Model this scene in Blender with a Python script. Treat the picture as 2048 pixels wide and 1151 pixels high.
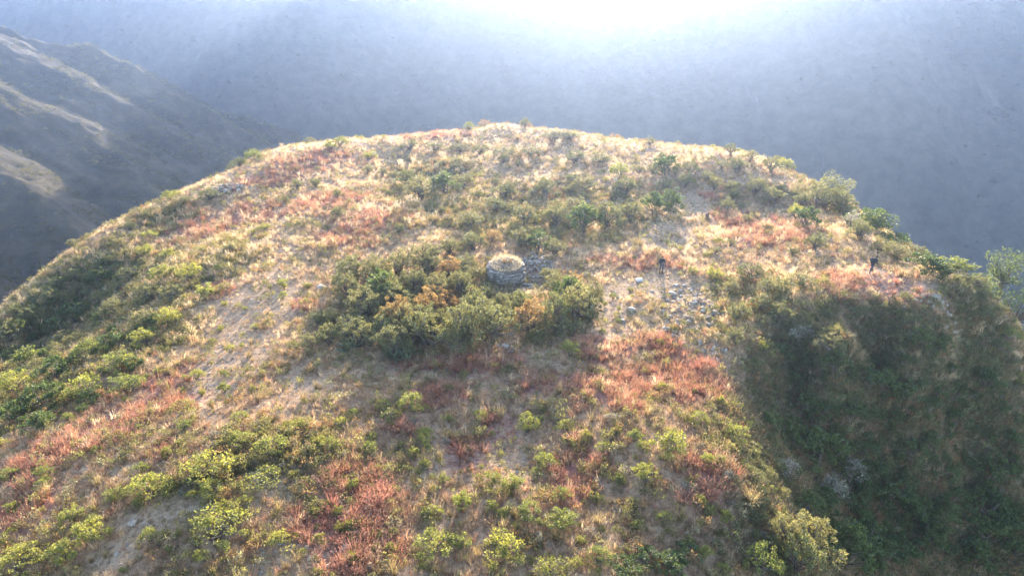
import bpy, math, random
import numpy as np
from mathutils import Vector, Euler

# ------------------------------------------------------------------ clear
for o in list(bpy.data.objects):
    bpy.data.objects.remove(o, do_unlink=True)
SC = bpy.context.scene
COL = SC.collection
RNG = np.random.default_rng(7)
random.seed(7)
rad = math.radians

# ------------------------------------------------------------------ camera, sky, sun, exposure
PITCH = 22.0
FPX = 1409.0                      # focal length in photograph pixels (photo 2048 x 1151)
cam_d = bpy.data.cameras.new('camera')
cam_d.sensor_width = 36.0
cam_d.lens = FPX / 2048.0 * 36.0
cam_d.clip_start = 0.5
cam_d.clip_end = 6000.0
cam = bpy.data.objects.new('camera', cam_d)
COL.objects.link(cam)
cam.location = (0, 0, 0)
cam.rotation_euler = (rad(90 - PITCH), 0, 0)
SC.camera = cam

SUN_EL, SUN_AZ = 15.5, 7.5        # degrees; azimuth clockwise from +Y (straight ahead)
world = bpy.data.worlds.new('World')
SC.world = world
world.use_nodes = True
wn = world.node_tree.nodes
wl = world.node_tree.links
wn.clear()
sky = wn.new('ShaderNodeTexSky')
sky.sky_type = 'NISHITA'
sky.sun_disc = False
sky.sun_elevation = rad(SUN_EL)
sky.sun_rotation = rad(SUN_AZ)
sky.altitude = 2600
sky.air_density = 1.0
sky.dust_density = 5.0
sky.ozone_density = 0.6
bg = wn.new('ShaderNodeBackground')
bg.inputs['Strength'].default_value = 0.15
wo = wn.new('ShaderNodeOutputWorld')
wl.new(sky.outputs['Color'], bg.inputs['Color'])
wl.new(bg.outputs['Background'], wo.inputs['Surface'])

sun_d = bpy.data.lights.new('sun', 'SUN')
sun_d.energy = 3.7
sun_d.angle = rad(0.5)
sun_d.color = (1.0, 0.865, 0.70)
sun = bpy.data.objects.new('sun', sun_d)
COL.objects.link(sun)
sv = Vector((math.sin(rad(SUN_AZ)) * math.cos(rad(SUN_EL)), math.cos(rad(SUN_AZ)) * math.cos(rad(SUN_EL)), math.sin(rad(SUN_EL))))
sun.rotation_euler = sv.to_track_quat('Z', 'Y').to_euler()
sun.location = sv * 300

HAZE_DENSITY, HAZE_G = 0.00032, 0.78
HAZE_COLOR = (0.52, 0.68, 1.0)

SC.view_settings.view_transform = 'Standard'
SC.view_settings.look = 'None'
SC.view_settings.exposure = 2.82
SC.view_settings.gamma = 1.0
SC.view_settings.use_curve_mapping = False
SC.cycles.use_denoising = True
SC.cycles.volume_bounces = 1
SC.cycles.max_bounces = 6
SC.cycles.diffuse_bounces = 3
SC.cycles.glossy_bounces = 2
SC.cycles.transmission_bounces = 4

# ------------------------------------------------------------------ camera maths (world positions of what the photo shows)
CP, SP = math.cos(rad(PITCH)), math.sin(rad(PITCH))


def ray(px, py):
    u = (np.asarray(px, float) - 1024.0) / FPX
    v = (575.5 - np.asarray(py, float)) / FPX
    return np.stack([u, CP + v * SP, -SP + v * CP], -1)


def at_z(px, py, z):
    d = ray(px, py)
    return d * (z / d[..., 2:3])


def pix(p):
    p = np.asarray(p, float)
    fwd = p[..., 1] * CP - p[..., 2] * SP
    up = p[..., 1] * SP + p[..., 2] * CP
    return np.stack([1024 + FPX * p[..., 0] / fwd, 575.5 - FPX * up / fwd, fwd], -1)


# ------------------------------------------------------------------ value noise
_H = np.random.default_rng(11).random((512, 512))


def vnoise(x, y):
    x = np.asarray(x, float); y = np.asarray(y, float)
    xi = np.floor(x).astype(int); yi = np.floor(y).astype(int)
    fx = x - xi; fy = y - yi
    fx = fx * fx * (3 - 2 * fx); fy = fy * fy * (3 - 2 * fy)
    a = _H[xi % 512, yi % 512]; b = _H[(xi + 1) % 512, yi % 512]
    c = _H[xi % 512, (yi + 1) % 512]; d = _H[(xi + 1) % 512, (yi + 1) % 512]
    return (a * (1 - fx) + b * fx) * (1 - fy) + (c * (1 - fx) + d * fx) * fy


def fbm(x, y, octs=4, gain=0.5, lac=2.03):
    s = 0; a = 1; t = 0
    for i in range(octs):
        s = s + a * (vnoise(x + 17.3 * i, y - 9.1 * i) - 0.5); t += a
        a *= gain; x = x * lac; y = y * lac
    return s / t * 2


def ridged(x, y, octs=4):
    s = 0; a = 1; t = 0
    for i in range(octs):
        s = s + a * (1 - abs(2 * vnoise(x + 31.7 * i, y + 3.3 * i) - 1)); t += a
        a *= 0.5; x = x * 2.07; y = y * 2.07
    return s / t


# ------------------------------------------------------------------ hill height field
CTRL = [
    (1024, 1151, -28), (1024, 1020, -27.5), (1024, 900, -27), (1024, 800, -26.5), (1024, 690, -26), (1010, 575, -25.3), (1024, 450, -24.5), (1024, 350, -23.5), (1000, 285, -22.4),
    (1300, 600, -25.3), (1300, 500, -24.7), (1300, 400, -23.9), (1300, 800, -26.5), (1300, 700, -25.9), (1300, 1000, -27.6), (1300, 1151, -28.4),
    (1500, 500, -24.4), (1500, 400, -23.6), (1600, 560, -24.5), (1480, 600, -25.1), (1740, 545, -23.8), (1640, 450, -23.6),
    (1420, 715, -25.9), (1560, 704, -25.5), (1560, 640, -25.0), (1640, 690, -25.2), (1700, 676, -24.9), (1700, 610, -24.4), (1800, 654, -24.6), (1800, 600, -24.2), (1880, 632, -24.3), (1930, 612, -24.2),
    (1450, 780, -26.5), (1465, 880, -27), (1490, 980, -27.6), (1510, 1070, -28.1), (1520, 1151, -28.8),
    (1560, 800, -29.4), (1600, 800, -30.4), (1750, 800, -31.6), (1900, 800, -31.8),
    (1600, 950, -31.6), (1750, 950, -35), (1900, 950, -36.5), (1700, 1100, -36), (1620, 1100, -33), (1900, 1100, -40), (2048, 850, -35), (2048, 1000, -39), (2048, 1151, -43),
    (2000, 650, -27.5), (2048, 735, -31),
    (600, 380, -23.8), (600, 500, -24.8), (450, 450, -25.3), (450, 390, -24.7), (600, 650, -26), (400, 600, -26.4), (330, 560, -26.6), (760, 600, -25.6), (800, 400, -24.0), (800, 320, -23.0),
    (230, 560, -29.0), (165, 590, -30.0), (60, 690, -32.2), (300, 470, -27.2),
    (330, 650, -27), (200, 730, -28.3), (60, 810, -30), (0, 900, -29.8), (150, 880, -28.5), (300, 800, -27.5), (300, 1000, -28), (0, 1151, -30), (0, 1030, -29.6), (300, 1151, -28.8), (600, 900, -27), (600, 1100, -28), (600, 780, -26.5),
]
RIM = [
    (-150, 765, -32.5), (0, 655, -30.6), (70, 592, -29.2), (140, 527, -27.9), (220, 464, -26.7), (300, 412, -25.7), (370, 372, -24.9), (440, 345, -24.2), (520, 315, -23.5), (600, 299, -23.0), (700, 284, -22.5), (850, 268, -22.0), (1000, 254, -21.6),
    (1150, 268, -21.9), (1300, 288, -22.3), (1430, 304, -22.7), (1560, 335, -23.0), (1640, 375, -23.3), (1690, 415, -23.5), (1740, 458, -23.5), (1790, 505, -23.5), (1850, 540, -23.7), (1905, 560, -23.9), (1950, 598, -24.2),
]
CTRL = [(a, b, -26 + (c + 26) * 0.6) if (b > 770 and a < 1500 and -30.1 < c < -26) else (a, b, c) for a, b, c in CTRL]
pts = [at_z(a, b, c) for a, b, c in CTRL]
rim = np.array([at_z(a, b, c) for a, b, c in RIM])
cen = np.array([-4.0, 74.0])
skirt = []
for p in rim:
    pts.append(p)
    n = p[:2] - cen; n = n / np.linalg.norm(n)
    for dist, dz in ((4, -2.0), (14, -9), (35, -27), (80, -70), (150, -138), (230, -205)):
        if p[1] < 62 and p[0] > 0 and dist > 20:
            n2 = np.array([0.95, -0.3])
            q = p[:2] + n2 * dist
        else:
            q = p[:2] + n * dist
        skirt.append((q[0], q[1], p[2] + dz))
pts += [np.array(s) for s in skirt]
pts += [np.array(s, float) for s in ((0, 12, -30), (-40, 14, -34), (0, -20, -40), (-70, -20, -60), (-100, 20, -72), (40, 10, -52), (80, 0, -90), (0, -70, -75), (-110, -70, -120), (110, -70, -140), (70, 45, -70), (-75, 45, -48))]
pts = np.array(pts)
Pxy, Pz = pts[:, :2], pts[:, 2]


def _phi(r2):
    return 0.5 * r2 * np.log(r2 + 1e-9)


def _fit(smooth):
    n = len(Pxy)
    d2 = ((Pxy[:, None] - Pxy[None]) ** 2).sum(-1) / 1e4
    A = np.zeros((n + 3, n + 3))
    A[:n, :n] = _phi(d2) + np.eye(n) * smooth
    A[:n, n] = 1; A[:n, n + 1:] = Pxy / 100
    A[n:, :n] = A[:n, n:].T
    return np.linalg.solve(A, np.concatenate([Pz, np.zeros(3)]))


_W = _fit(2e-4)


def hill_raw(x, y):
    x = np.asarray(x, float).ravel(); y = np.asarray(y, float).ravel()
    out = np.empty(len(x))
    n = len(Pxy)
    for i in range(0, len(x), 40000):
        a, b = x[i:i + 40000], y[i:i + 40000]
        d2 = ((a[:, None] - Pxy[:, 0]) ** 2 + (b[:, None] - Pxy[:, 1]) ** 2) / 1e4
        out[i:i + 40000] = _phi(d2) @ _W[:n] + _W[n] + _W[n + 1] * a / 100 + _W[n + 2] * b / 100
    return out


def hill_z(x, y):
    sh = np.shape(x)
    xf = np.asarray(x, float).ravel(); yf = np.asarray(y, float).ravel()
    z = hill_raw(xf, yf)
    z = z + 0.8 * fbm(xf / 17 + 3, yf / 17, 3) + 0.42 * fbm(xf / 6.5, yf / 6.5, 4) + 0.10 * fbm(xf / 0.9 + 40, yf / 0.9, 2)
    far = np.clip((np.hypot(xf - cen[0], yf - cen[1]) - 75) / 60, 0, 1)
    z = z + far * 9 * (ridged(xf / 55 + 5, yf / 55) - 0.55)
    return np.maximum(z, -330.0).reshape(sh)


GX0, GY0, GS = -112.0, 4.0, 0.5
GNX, GNY = 440, 440
_gx = GX0 + GS * np.arange(GNX); _gy = GY0 + GS * np.arange(GNY)
ZG = hill_z(*np.meshgrid(_gx, _gy, indexing='ij'))


def hz(x, y):
    fx = np.clip((np.asarray(x, float) - GX0) / GS, 0, GNX - 1.001); fy = np.clip((np.asarray(y, float) - GY0) / GS, 0, GNY - 1.001)
    i = fx.astype(int); j = fy.astype(int); a = fx - i; b = fy - j
    return (ZG[i, j] * (1 - a) + ZG[i + 1, j] * a) * (1 - b) + (ZG[i, j + 1] * (1 - a) + ZG[i + 1, j + 1] * a) * b


def hit(px, py):
    """where the line of sight through a photo pixel meets the hill (nan where it misses)"""
    d = ray(np.atleast_1d(px), np.atleast_1d(py))
    ts = np.arange(22, 190, 0.4)
    x = d[:, 0:1] * ts; y = d[:, 1:2] * ts; z = d[:, 2:3] * ts
    below = z < hz(x, y)
    below &= (y < 200)
    k = below.argmax(1)
    ok = below.any(1)
    t1 = ts[k]; t0 = ts[np.maximum(k - 1, 0)]
    for _ in range(8):
        tm = (t0 + t1) / 2
        inside = d[:, 2] * tm < hz(d[:, 0] * tm, d[:, 1] * tm)
        t1 = np.where(inside, tm, t1); t0 = np.where(inside, t0, tm)
    p = d * t1[:, None]
    p[~ok] = np.nan
    return p


def visible(p, h=0.6):
    """is a point h above the ground seen by the camera (not behind the hill)"""
    q = p.copy(); q[:, 2] += h
    f = np.linspace(0.25, 0.985, 60)
    x = q[:, 0:1] * f; y = q[:, 1:2] * f; z = q[:, 2:3] * f
    return (z > hz(x, y) - 0.05).all(1)


# zones of cover, as (photo x, photo y, half width, half height)
RED = [(420, 450, 75, 26), (500, 432, 60, 22), (650, 402, 80, 22), (690, 472, 65, 32), (760, 435, 70, 28), (560, 352, 90, 22), (640, 312, 110, 16), (850, 272, 90, 10), (445, 580, 25, 16),
       (610, 610, 28, 13), (1545, 468, 105, 34), (1470, 442, 60, 20), (1420, 392, 20, 10), (1770, 570, 90, 26), (1690, 562, 70, 22), (1830, 594, 70, 14), (1680, 604, 60, 16), (1210, 700, 62, 32), (1250, 785, 65, 50),
       (1370, 750, 85, 62), (1425, 772, 55, 34), (1430, 945, 62, 40), (1410, 1000, 50, 36), (1150, 940, 62, 62), (1080, 762, 66, 24), (990, 858, 48, 44), (930, 905, 55, 44), (720, 985, 85, 62), (650, 1050, 70, 62),
       (740, 1070, 85, 60), (700, 1120, 100, 40), (330, 762, 55, 30), (225, 842, 85, 42), (130, 892, 85, 44), (60, 932, 60, 34), (60, 1002, 55, 34), (10, 1060, 40, 50), (330, 902, 28, 14), (330, 812, 66, 22),
       (810, 850, 32, 22), (1190, 775, 60, 40), (930, 720, 130, 30), (1310, 690, 60, 20), (1300, 525, 90, 20), (1230, 520, 60, 14), (880, 790, 60, 30)]
BARE = [(1742, 550, 34, 12), (1320, 568, 46, 38), (430, 762, 60, 40), (480, 700, 60, 40), (610, 770, 50, 40), (560, 590, 40, 60), (480, 640, 40, 70), (600, 1105, 80, 40), (230, 1110, 60, 26), (360, 1020, 90, 40), (1385, 610, 60, 66), (1230, 610, 40, 70),
        (1390, 410, 30, 40), (1330, 470, 60, 30), (1060, 560, 50, 40), (870, 930, 50, 70), (1230, 660, 50, 22), (540, 960, 80, 40), (1000, 900, 60, 60), (1840, 575, 80, 20)]
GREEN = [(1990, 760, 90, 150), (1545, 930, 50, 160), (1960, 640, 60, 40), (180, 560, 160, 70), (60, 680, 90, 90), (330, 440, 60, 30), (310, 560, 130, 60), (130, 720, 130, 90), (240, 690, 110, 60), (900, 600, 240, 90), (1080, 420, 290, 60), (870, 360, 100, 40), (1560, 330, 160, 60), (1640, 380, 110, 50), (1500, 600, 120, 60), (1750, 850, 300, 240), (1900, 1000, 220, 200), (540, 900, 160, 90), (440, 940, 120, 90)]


def to_world(lst):
    a = np.array(lst, float)
    c = hit(a[:, 0], a[:, 1]); r = hit(a[:, 0] + a[:, 2], a[:, 1]); d = hit(a[:, 0], a[:, 1] + a[:, 3])
    rx = np.linalg.norm(r[:, :2] - c[:, :2], axis=1); ry = np.linalg.norm(d[:, :2] - c[:, :2], axis=1)
    k = ~np.isnan(c[:, 0])
    rx = np.where(np.isnan(rx), 4.0, rx); ry = np.where(np.isnan(ry), 5.0, ry)
    ang = np.arctan2(c[:, 0], c[:, 1])
    return np.stack([c[:, 0], c[:, 1], rx, ry, ang], 1)[k]


def mask_of(W, x, y):
    x = np.asarray(x, float); y = np.asarray(y, float)
    m = np.zeros(x.shape)
    wob = fbm(x / 2.2, y / 2.2, 3) * 1.15 - 0.02
    for cx, cy, rx, ry, a in W:
        dx, dy = x - cx, y - cy
        u = dx * math.cos(a) - dy * math.sin(a); v = dx * math.sin(a) + dy * math.cos(a)
        q = (u / rx) ** 2 + (v / ry) ** 2
        m = np.maximum(m, np.clip(1.35 - q + wob, 0, 1))
    return m


W_RED, W_BARE, W_GREEN = to_world(RED), to_world(BARE), to_world(GREEN)


# ------------------------------------------------------------------ node material helpers
def new_mat(name):
    m = bpy.data.materials.new(name); m.use_nodes = True
    nt = m.node_tree; nt.nodes.clear()
    return m, nt.nodes, nt.links


def rgba(c):
    return (c[0], c[1], c[2], 1.0)


def noise_node(n, l, scale, detail=4, rough=0.55, vec=None, dist=0.0):
    t = n.new('ShaderNodeTexNoise')
    t.inputs['Scale'].default_value = scale; t.inputs['Detail'].default_value = detail
    t.inputs['Roughness'].default_value = rough; t.inputs['Distortion'].default_value = dist
    if vec is not None:
        l.new(vec, t.inputs['Vector'])
    return t


def ramp(n, l, src, stops):
    r = n.new('ShaderNodeValToRGB')
    e = r.color_ramp.elements
    while len(e) > 1:
        e.remove(e[-1])
    e[0].position = stops[0][0]; e[0].color = rgba(stops[0][1])
    for p, c in stops[1:]:
        k = e.new(p); k.color = rgba(c)
    l.new(src, r.inputs['Fac'])
    return r


def mix_rgb(n, l, fac, a, b, mode='MIX'):
    m = n.new('ShaderNodeMix'); m.data_type = 'RGBA'; m.blend_type = mode
    for sock, v in ((m.inputs[0], fac), (m.inputs[6], a), (m.inputs[7], b)):
        if isinstance(v, (int, float)):
            sock.default_value = v
        elif isinstance(v, tuple):
            sock.default_value = rgba(v)
        else:
            l.new(v, sock)
    return m.outputs[2]


def leafy(name, col_a, col_b, trans_gain=(1.9, 1.7, 1.0), trans=0.5, tipped=None, instanced=False, rough=0.55):
    """thin backlit leaves / blades: front colour varied from plant to plant and leaf to leaf, light shining through"""
    m, n, l = new_mat(name)
    if instanced:
        a = n.new('ShaderNodeAttribute'); a.attribute_type = 'INSTANCER'; a.attribute_name = 'tuft_color'
        col = a.outputs['Color']
    else:
        oi = n.new('ShaderNodeObjectInfo')
        col = mix_rgb(n, l, oi.outputs['Random'], col_a, col_b)
    geo = n.new('ShaderNodeNewGeometry')
    hs = n.new('ShaderNodeHueSaturation')
    mr = n.new('ShaderNodeMapRange'); mr.inputs[3].default_value = 0.62; mr.inputs[4].default_value = 1.42
    l.new(geo.outputs['Random Per Island'], mr.inputs[0]); l.new(mr.outputs[0], hs.inputs['Value'])
    mh = n.new('ShaderNodeMapRange'); mh.inputs[3].default_value = 0.482; mh.inputs[4].default_value = 0.518
    w = n.new('ShaderNodeMath'); w.operation = 'FRACT'
    w2 = n.new('ShaderNodeMath'); w2.operation = 'MULTIPLY'; w2.inputs[1].default_value = 7.31
    l.new(geo.outputs['Random Per Island'], w2.inputs[0]); l.new(w2.outputs[0], w.inputs[0]); l.new(w.outputs[0], mh.inputs[0])
    l.new(mh.outputs[0], hs.inputs['Hue'])
    l.new(col, hs.inputs['Color'])
    out_c = hs.outputs['Color']
    if tipped:
        at = n.new('ShaderNodeAttribute'); at.attribute_name = 'tip'
        out_c = mix_rgb(n, l, at.outputs['Fac'], tipped, out_c)
    pb = n.new('ShaderNodeBsdfPrincipled')
    pb.inputs['Roughness'].default_value = rough; pb.inputs['Specular IOR Level'].default_value = 0.25
    l.new(out_c, pb.inputs['Base Color'])
    tc = mix_rgb(n, l, 1.0, out_c, trans_gain, 'MULTIPLY')
    tr = n.new('ShaderNodeBsdfTranslucent'); l.new(tc, tr.inputs['Color'])
    ms = n.new('ShaderNodeMixShader'); ms.inputs[0].default_value = trans
    l.new(pb.outputs[0], ms.inputs[1]); l.new(tr.outputs[0], ms.inputs[2])
    o = n.new('ShaderNodeOutputMaterial'); l.new(ms.outputs[0], o.inputs['Surface'])
    return m


def solid(name, col_a, col_b, scale=3.0, rough=0.9, bump=0.4, bscale=12.0, rand=0.0):
    m, n, l = new_mat(name)
    tc = n.new('ShaderNodeTexCoord')
    t = noise_node(n, l, scale, 5, 0.6, tc.outputs['Object'])
    r = ramp(n, l, t.outputs['Fac'], [(0.3, col_a), (0.7, col_b)])
    c = r.outputs['Color']
    if rand:
        oi = n.new('ShaderNodeObjectInfo')
        mr = n.new('ShaderNodeMapRange'); mr.inputs[3].default_value = 1 - rand; mr.inputs[4].default_value = 1 + rand
        l.new(oi.outputs['Random'], mr.inputs[0])
        hs = n.new('ShaderNodeHueSaturation'); l.new(c, hs.inputs['Color']); l.new(mr.outputs[0], hs.inputs['Value'])
        c = hs.outputs['Color']
    p = n.new('ShaderNodeBsdfPrincipled'); p.inputs['Roughness'].default_value = rough; p.inputs['Specular IOR Level'].default_value = 0.25
    l.new(c, p.inputs['Base Color'])
    b = n.new('ShaderNodeBump'); b.inputs['Strength'].default_value = bump; b.inputs['Distance'].default_value = 0.05
    t2 = noise_node(n, l, bscale, 6, 0.65, tc.outputs['Object'])
    l.new(t2.outputs['Fac'], b.inputs['Height']); l.new(b.outputs['Normal'], p.inputs['Normal'])
    o = n.new('ShaderNodeOutputMaterial'); l.new(p.outputs[0], o.inputs['Surface'])
    return m


# ------------------------------------------------------------------ mesh helpers
def mesh_np(name, verts, faces_flat, loop_tot, mats=(), smooth=False, mat_idx=None):
    me = bpy.data.meshes.new(name)
    verts = np.asarray(verts, np.float32)
    loop_tot = np.asarray(loop_tot, np.int32)
    me.vertices.add(len(verts)); me.vertices.foreach_set('co', verts.ravel())
    faces_flat = np.asarray(faces_flat, np.int32).ravel()
    me.loops.add(len(faces_flat)); me.loops.foreach_set('vertex_index', faces_flat)
    me.polygons.add(len(loop_tot))
    me.polygons.foreach_set('loop_start', np.concatenate([[0], np.cumsum(loop_tot)[:-1]]).astype(np.int32))
    if smooth:
        me.polygons.foreach_set('use_smooth', np.ones(len(loop_tot), bool))
    if mat_idx is not None:
        me.polygons.foreach_set('material_index', np.asarray(mat_idx, np.int32))
    for m in mats:
        me.materials.append(m)
    me.update(calc_edges=True)
    me.validate()
    return me


def link(name, data, parent=None, loc=None, rot=None, scale=None):
    o = bpy.data.objects.new(name, data)
    COL.objects.link(o)
    if parent is not None:
        o.parent = parent
    if loc is not None:
        o.location = loc
    if rot is not None:
        o.rotation_euler = rot
    if scale is not None:
        o.scale = scale if hasattr(scale, '__len__') else (scale,) * 3
    return o


def tag(o, label=None, cat=None, group=None, kind=None):
    if label: o['label'] = label
    if cat: o['category'] = cat
    if group: o['group'] = group
    if kind: o['kind'] = kind
    return o


def grid_mesh(name, xs, ys, Z, mat):
    nx, ny = len(xs), len(ys)
    X, Y = np.meshgrid(xs, ys, indexing='ij')
    v = np.stack([X, Y, Z], -1).reshape(-1, 3)
    i, j = np.meshgrid(np.arange(nx - 1), np.arange(ny - 1), indexing='ij')
    a = (i * ny + j).ravel()
    f = np.stack([a, a + ny, a + ny + 1, a + 1], 1)
    return mesh_np(name, v, f, np.full(len(f), 4), (mat,), smooth=True)


# ------------------------------------------------------------------ setting: hill
def hill_material():
    m, n, l = new_mat('hill_soil_and_turf')
    tc = n.new('ShaderNodeTexCoord'); P = tc.outputs['Object']
    t1 = noise_node(n, l, 0.35, 6, 0.62, P); t2 = noise_node(n, l, 2.6, 6, 0.7, P); t3 = noise_node(n, l, 14.0, 4, 0.7, P)
    straw = ramp(n, l, t2.outputs['Fac'], [(0.28, (0.13, 0.075, 0.045)), (0.5, (0.30, 0.19, 0.11)), (0.72, (0.48, 0.345, 0.20))]).outputs['Color']
    red = ramp(n, l, t2.outputs['Fac'], [(0.28, (0.11, 0.055, 0.042)), (0.55, (0.24, 0.115, 0.085)), (0.75, (0.36, 0.21, 0.15))]).outputs['Color']
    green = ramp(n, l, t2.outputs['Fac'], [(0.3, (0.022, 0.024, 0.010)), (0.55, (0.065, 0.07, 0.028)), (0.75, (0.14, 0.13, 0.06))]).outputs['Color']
    gravel = ramp(n, l, t3.outputs['Fac'], [(0.3, (0.15, 0.09, 0.055)), (0.5, (0.33, 0.225, 0.14)), (0.68, (0.54, 0.41, 0.285))]).outputs['Color']
    at = n.new('ShaderNodeAttribute'); at.attribute_name = 'cover'
    sep = n.new('ShaderNodeSeparateColor'); l.new(at.outputs['Color'], sep.inputs['Color'])
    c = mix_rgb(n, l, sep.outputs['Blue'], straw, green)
    c = mix_rgb(n, l, sep.outputs['Red'], c, red)
    gm = n.new('ShaderNodeMath'); gm.operation = 'MULTIPLY'; l.new(sep.outputs['Green'], gm.inputs[0])
    rr = ramp(n, l, t2.outputs['Fac'], [(0.40, (0.0, 0.0, 0.0)), (0.62, (0.8, 0.8, 0.8))]); l.new(rr.outputs['Color'], gm.inputs[1])
    c = mix_rgb(n, l, gm.outputs[0], c, gravel)
    p = n.new('ShaderNodeBsdfPrincipled'); p.inputs['Roughness'].default_value = 0.95; p.inputs['Specular IOR Level'].default_value = 0.1
    l.new(c, p.inputs['Base Color'])
    b = n.new('ShaderNodeBump'); b.inputs['Strength'].default_value = 0.9; b.inputs['Distance'].default_value = 0.12
    l.new(t2.outputs['Fac'], b.inputs['Height'])
    b2 = n.new('ShaderNodeBump'); b2.inputs['Strength'].default_value = 0.7; b2.inputs['Distance'].default_value = 0.03
    l.new(t3.outputs['Fac'], b2.inputs['Height']); l.new(b.outputs['Normal'], b2.inputs['Normal']); l.new(b2.outputs['Normal'], p.inputs['Normal'])
    o = n.new('ShaderNodeOutputMaterial'); l.new(p.outputs[0], o.inputs['Surface'])
    return m


def span(a, b, fine_a, fine_b, fine, coarse):
    return np.unique(np.round(np.concatenate([np.arange(a, fine_a, coarse), np.arange(fine_a, fine_b, fine), np.arange(fine_b, b + coarse, coarse)]), 3))


xs = span(-300, 300, -66, 60, 0.55, 5.0)
ys = span(-110, 400, 16, 160, 0.55, 5.0)
XX, YY = np.meshgrid(xs, ys, indexing='ij')
hill_me = grid_mesh('hill', xs, ys, hill_z(XX, YY), hill_material())
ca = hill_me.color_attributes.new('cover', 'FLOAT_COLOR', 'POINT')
cols = np.ones((XX.size, 4), np.float32)
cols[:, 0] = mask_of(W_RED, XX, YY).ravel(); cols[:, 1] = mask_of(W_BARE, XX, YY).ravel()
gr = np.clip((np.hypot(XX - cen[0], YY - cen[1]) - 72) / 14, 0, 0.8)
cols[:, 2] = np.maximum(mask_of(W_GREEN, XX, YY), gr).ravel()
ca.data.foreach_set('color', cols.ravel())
hill = tag(link('hill', hill_me), kind='structure')


# ------------------------------------------------------------------ setting: valley, far mountain, ridge on the left
def slope_material(name, stops, scar, scar_scale, scar_lo, stretch, ribs=None):
    m, n, l = new_mat(name)
    tc = n.new('ShaderNodeTexCoord'); P = tc.outputs['Object']
    t1 = noise_node(n, l, 0.012, 8, 0.62, P); t2 = noise_node(n, l, 0.09, 6, 0.7, P)
    mx = mix_rgb(n, l, 0.5, t1.outputs['Fac'], t2.outputs['Fac'])
    base = ramp(n, l, mx, stops).outputs['Color']
    if ribs:  # scrubby gullies dark, ribs pale; colour also stands in for weak relief shading
        ra = n.new('ShaderNodeAttribute'); ra.attribute_name = 'rib'
        rm = ramp(n, l, ra.outputs['Fac'], [(0.42, (0, 0, 0)), (0.78, (1, 1, 1))])
        ribc = ramp(n, l, t2.outputs['Fac'], [(0.35, tuple(v * 0.45 for v in ribs)), (0.65, ribs)]).outputs['Color']
        base = mix_rgb(n, l, rm.outputs['Color'], base, ribc)
    mp = n.new('ShaderNodeMapping'); mp.inputs['Scale'].default_value = stretch; l.new(P, mp.inputs['Vector'])
    t3 = noise_node(n, l, scar_scale, 5, 0.6, mp.outputs['Vector'], 0.6)
    k = ramp(n, l, t3.outputs['Fac'], [(scar_lo, (0, 0, 0)), (scar_lo + 0.12, (1, 1, 1))])
    c = mix_rgb(n, l, k.outputs['Color'], base, scar)
    p = n.new('ShaderNodeBsdfPrincipled'); p.inputs['Roughness'].default_value = 0.95; p.inputs['Specular IOR Level'].default_value = 0.1
    l.new(c, p.inputs['Base Color'])
    b = n.new('ShaderNodeBump'); b.inputs['Strength'].default_value = 0.8; b.inputs['Distance'].default_value = 1.2
    l.new(t2.outputs['Fac'], b.inputs['Height']); l.new(b.outputs['Normal'], p.inputs['Normal'])
    o = n.new('ShaderNodeOutputMaterial'); l.new(p.outputs[0], o.inputs['Surface'])
    return m


def mountain_z(x, y):
    w = 60 * fbm(x / 420 + 3, y / 420, 3)
    base = -335 + 1.05 * (y - 430 + w - 0.35 * np.maximum(-x - 250, 0))
    crest = 150 - 94 / (1 + np.exp((x + 90) / 16.0))  # unseen crest shaped for light: shades haze, dips leftward to sun the ridge
    base = np.where(base > crest, crest + (base - crest) * 0.03, base)
    base = base + np.where(base > crest - 40, np.maximum(62 - (base - crest + 40), 14), 62) * (ridged(x / 170 + 1.3 + 0.25 * fbm(x / 150, y / 150, 3), y / 520 + 0.4, 5) - 0.55) + 13 * fbm(x / 45, y / 45, 5)
    base = np.where(y > 880, np.maximum(base, 34 + 6 * fbm(x / 50, y / 50, 3)), base)
    return np.maximum(base, -338 + 3 * fbm(x / 60, y / 60, 3))


mx_ = span(-1500, 1500, -520, 760, 5.0, 20.0); my_ = span(300, 1700, 400, 960, 5.0, 20.0)
MXX, MYY = np.meshgrid(mx_, my_, indexing='ij')
mount = tag(link('mountain', grid_mesh('mountain', mx_, my_, mountain_z(MXX, MYY), slope_material('far_slope_scrub', [(0.36, (0.020, 0.023, 0.020)), (0.5, (0.045, 0.045, 0.036)), (0.64, (0.09, 0.082, 0.064))], (0.24, 0.22, 0.195), 0.009, 0.67, (1.9, 0.45, 0.45), (0.085, 0.078, 0.06)))), kind='structure')
_ra = mount.data.attributes.new('rib', 'FLOAT', 'POINT')
_ra.data.foreach_set('value', (0.75 * ridged(MXX / 170 + 1.3 + 0.25 * fbm(MXX / 150, MYY / 150, 3), MYY / 520 + 0.4, 5) + 0.25 * ridged(MXX / 38, MYY / 120, 3) + 0.1 * fbm(MXX / 60, MYY / 60, 4)).ravel().astype(np.float32))

vx = np.arange(-1500, 1501, 50.0); vy = np.arange(-400, 1701, 50.0)
VX, VY = np.meshgrid(vx, vy, indexing='ij')
valley = tag(link('valley_ground', grid_mesh('valley_ground', vx, vy, -341 + 2 * fbm(VX / 120, VY / 120, 3), slope_material('valley_soil', [(0.3, (0.03, 0.035, 0.025)), (0.7, (0.12, 0.11, 0.08))], (0.3, 0.28, 0.25), 0.02, 0.66, (1, 1, 1)))), kind='structure')


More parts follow.
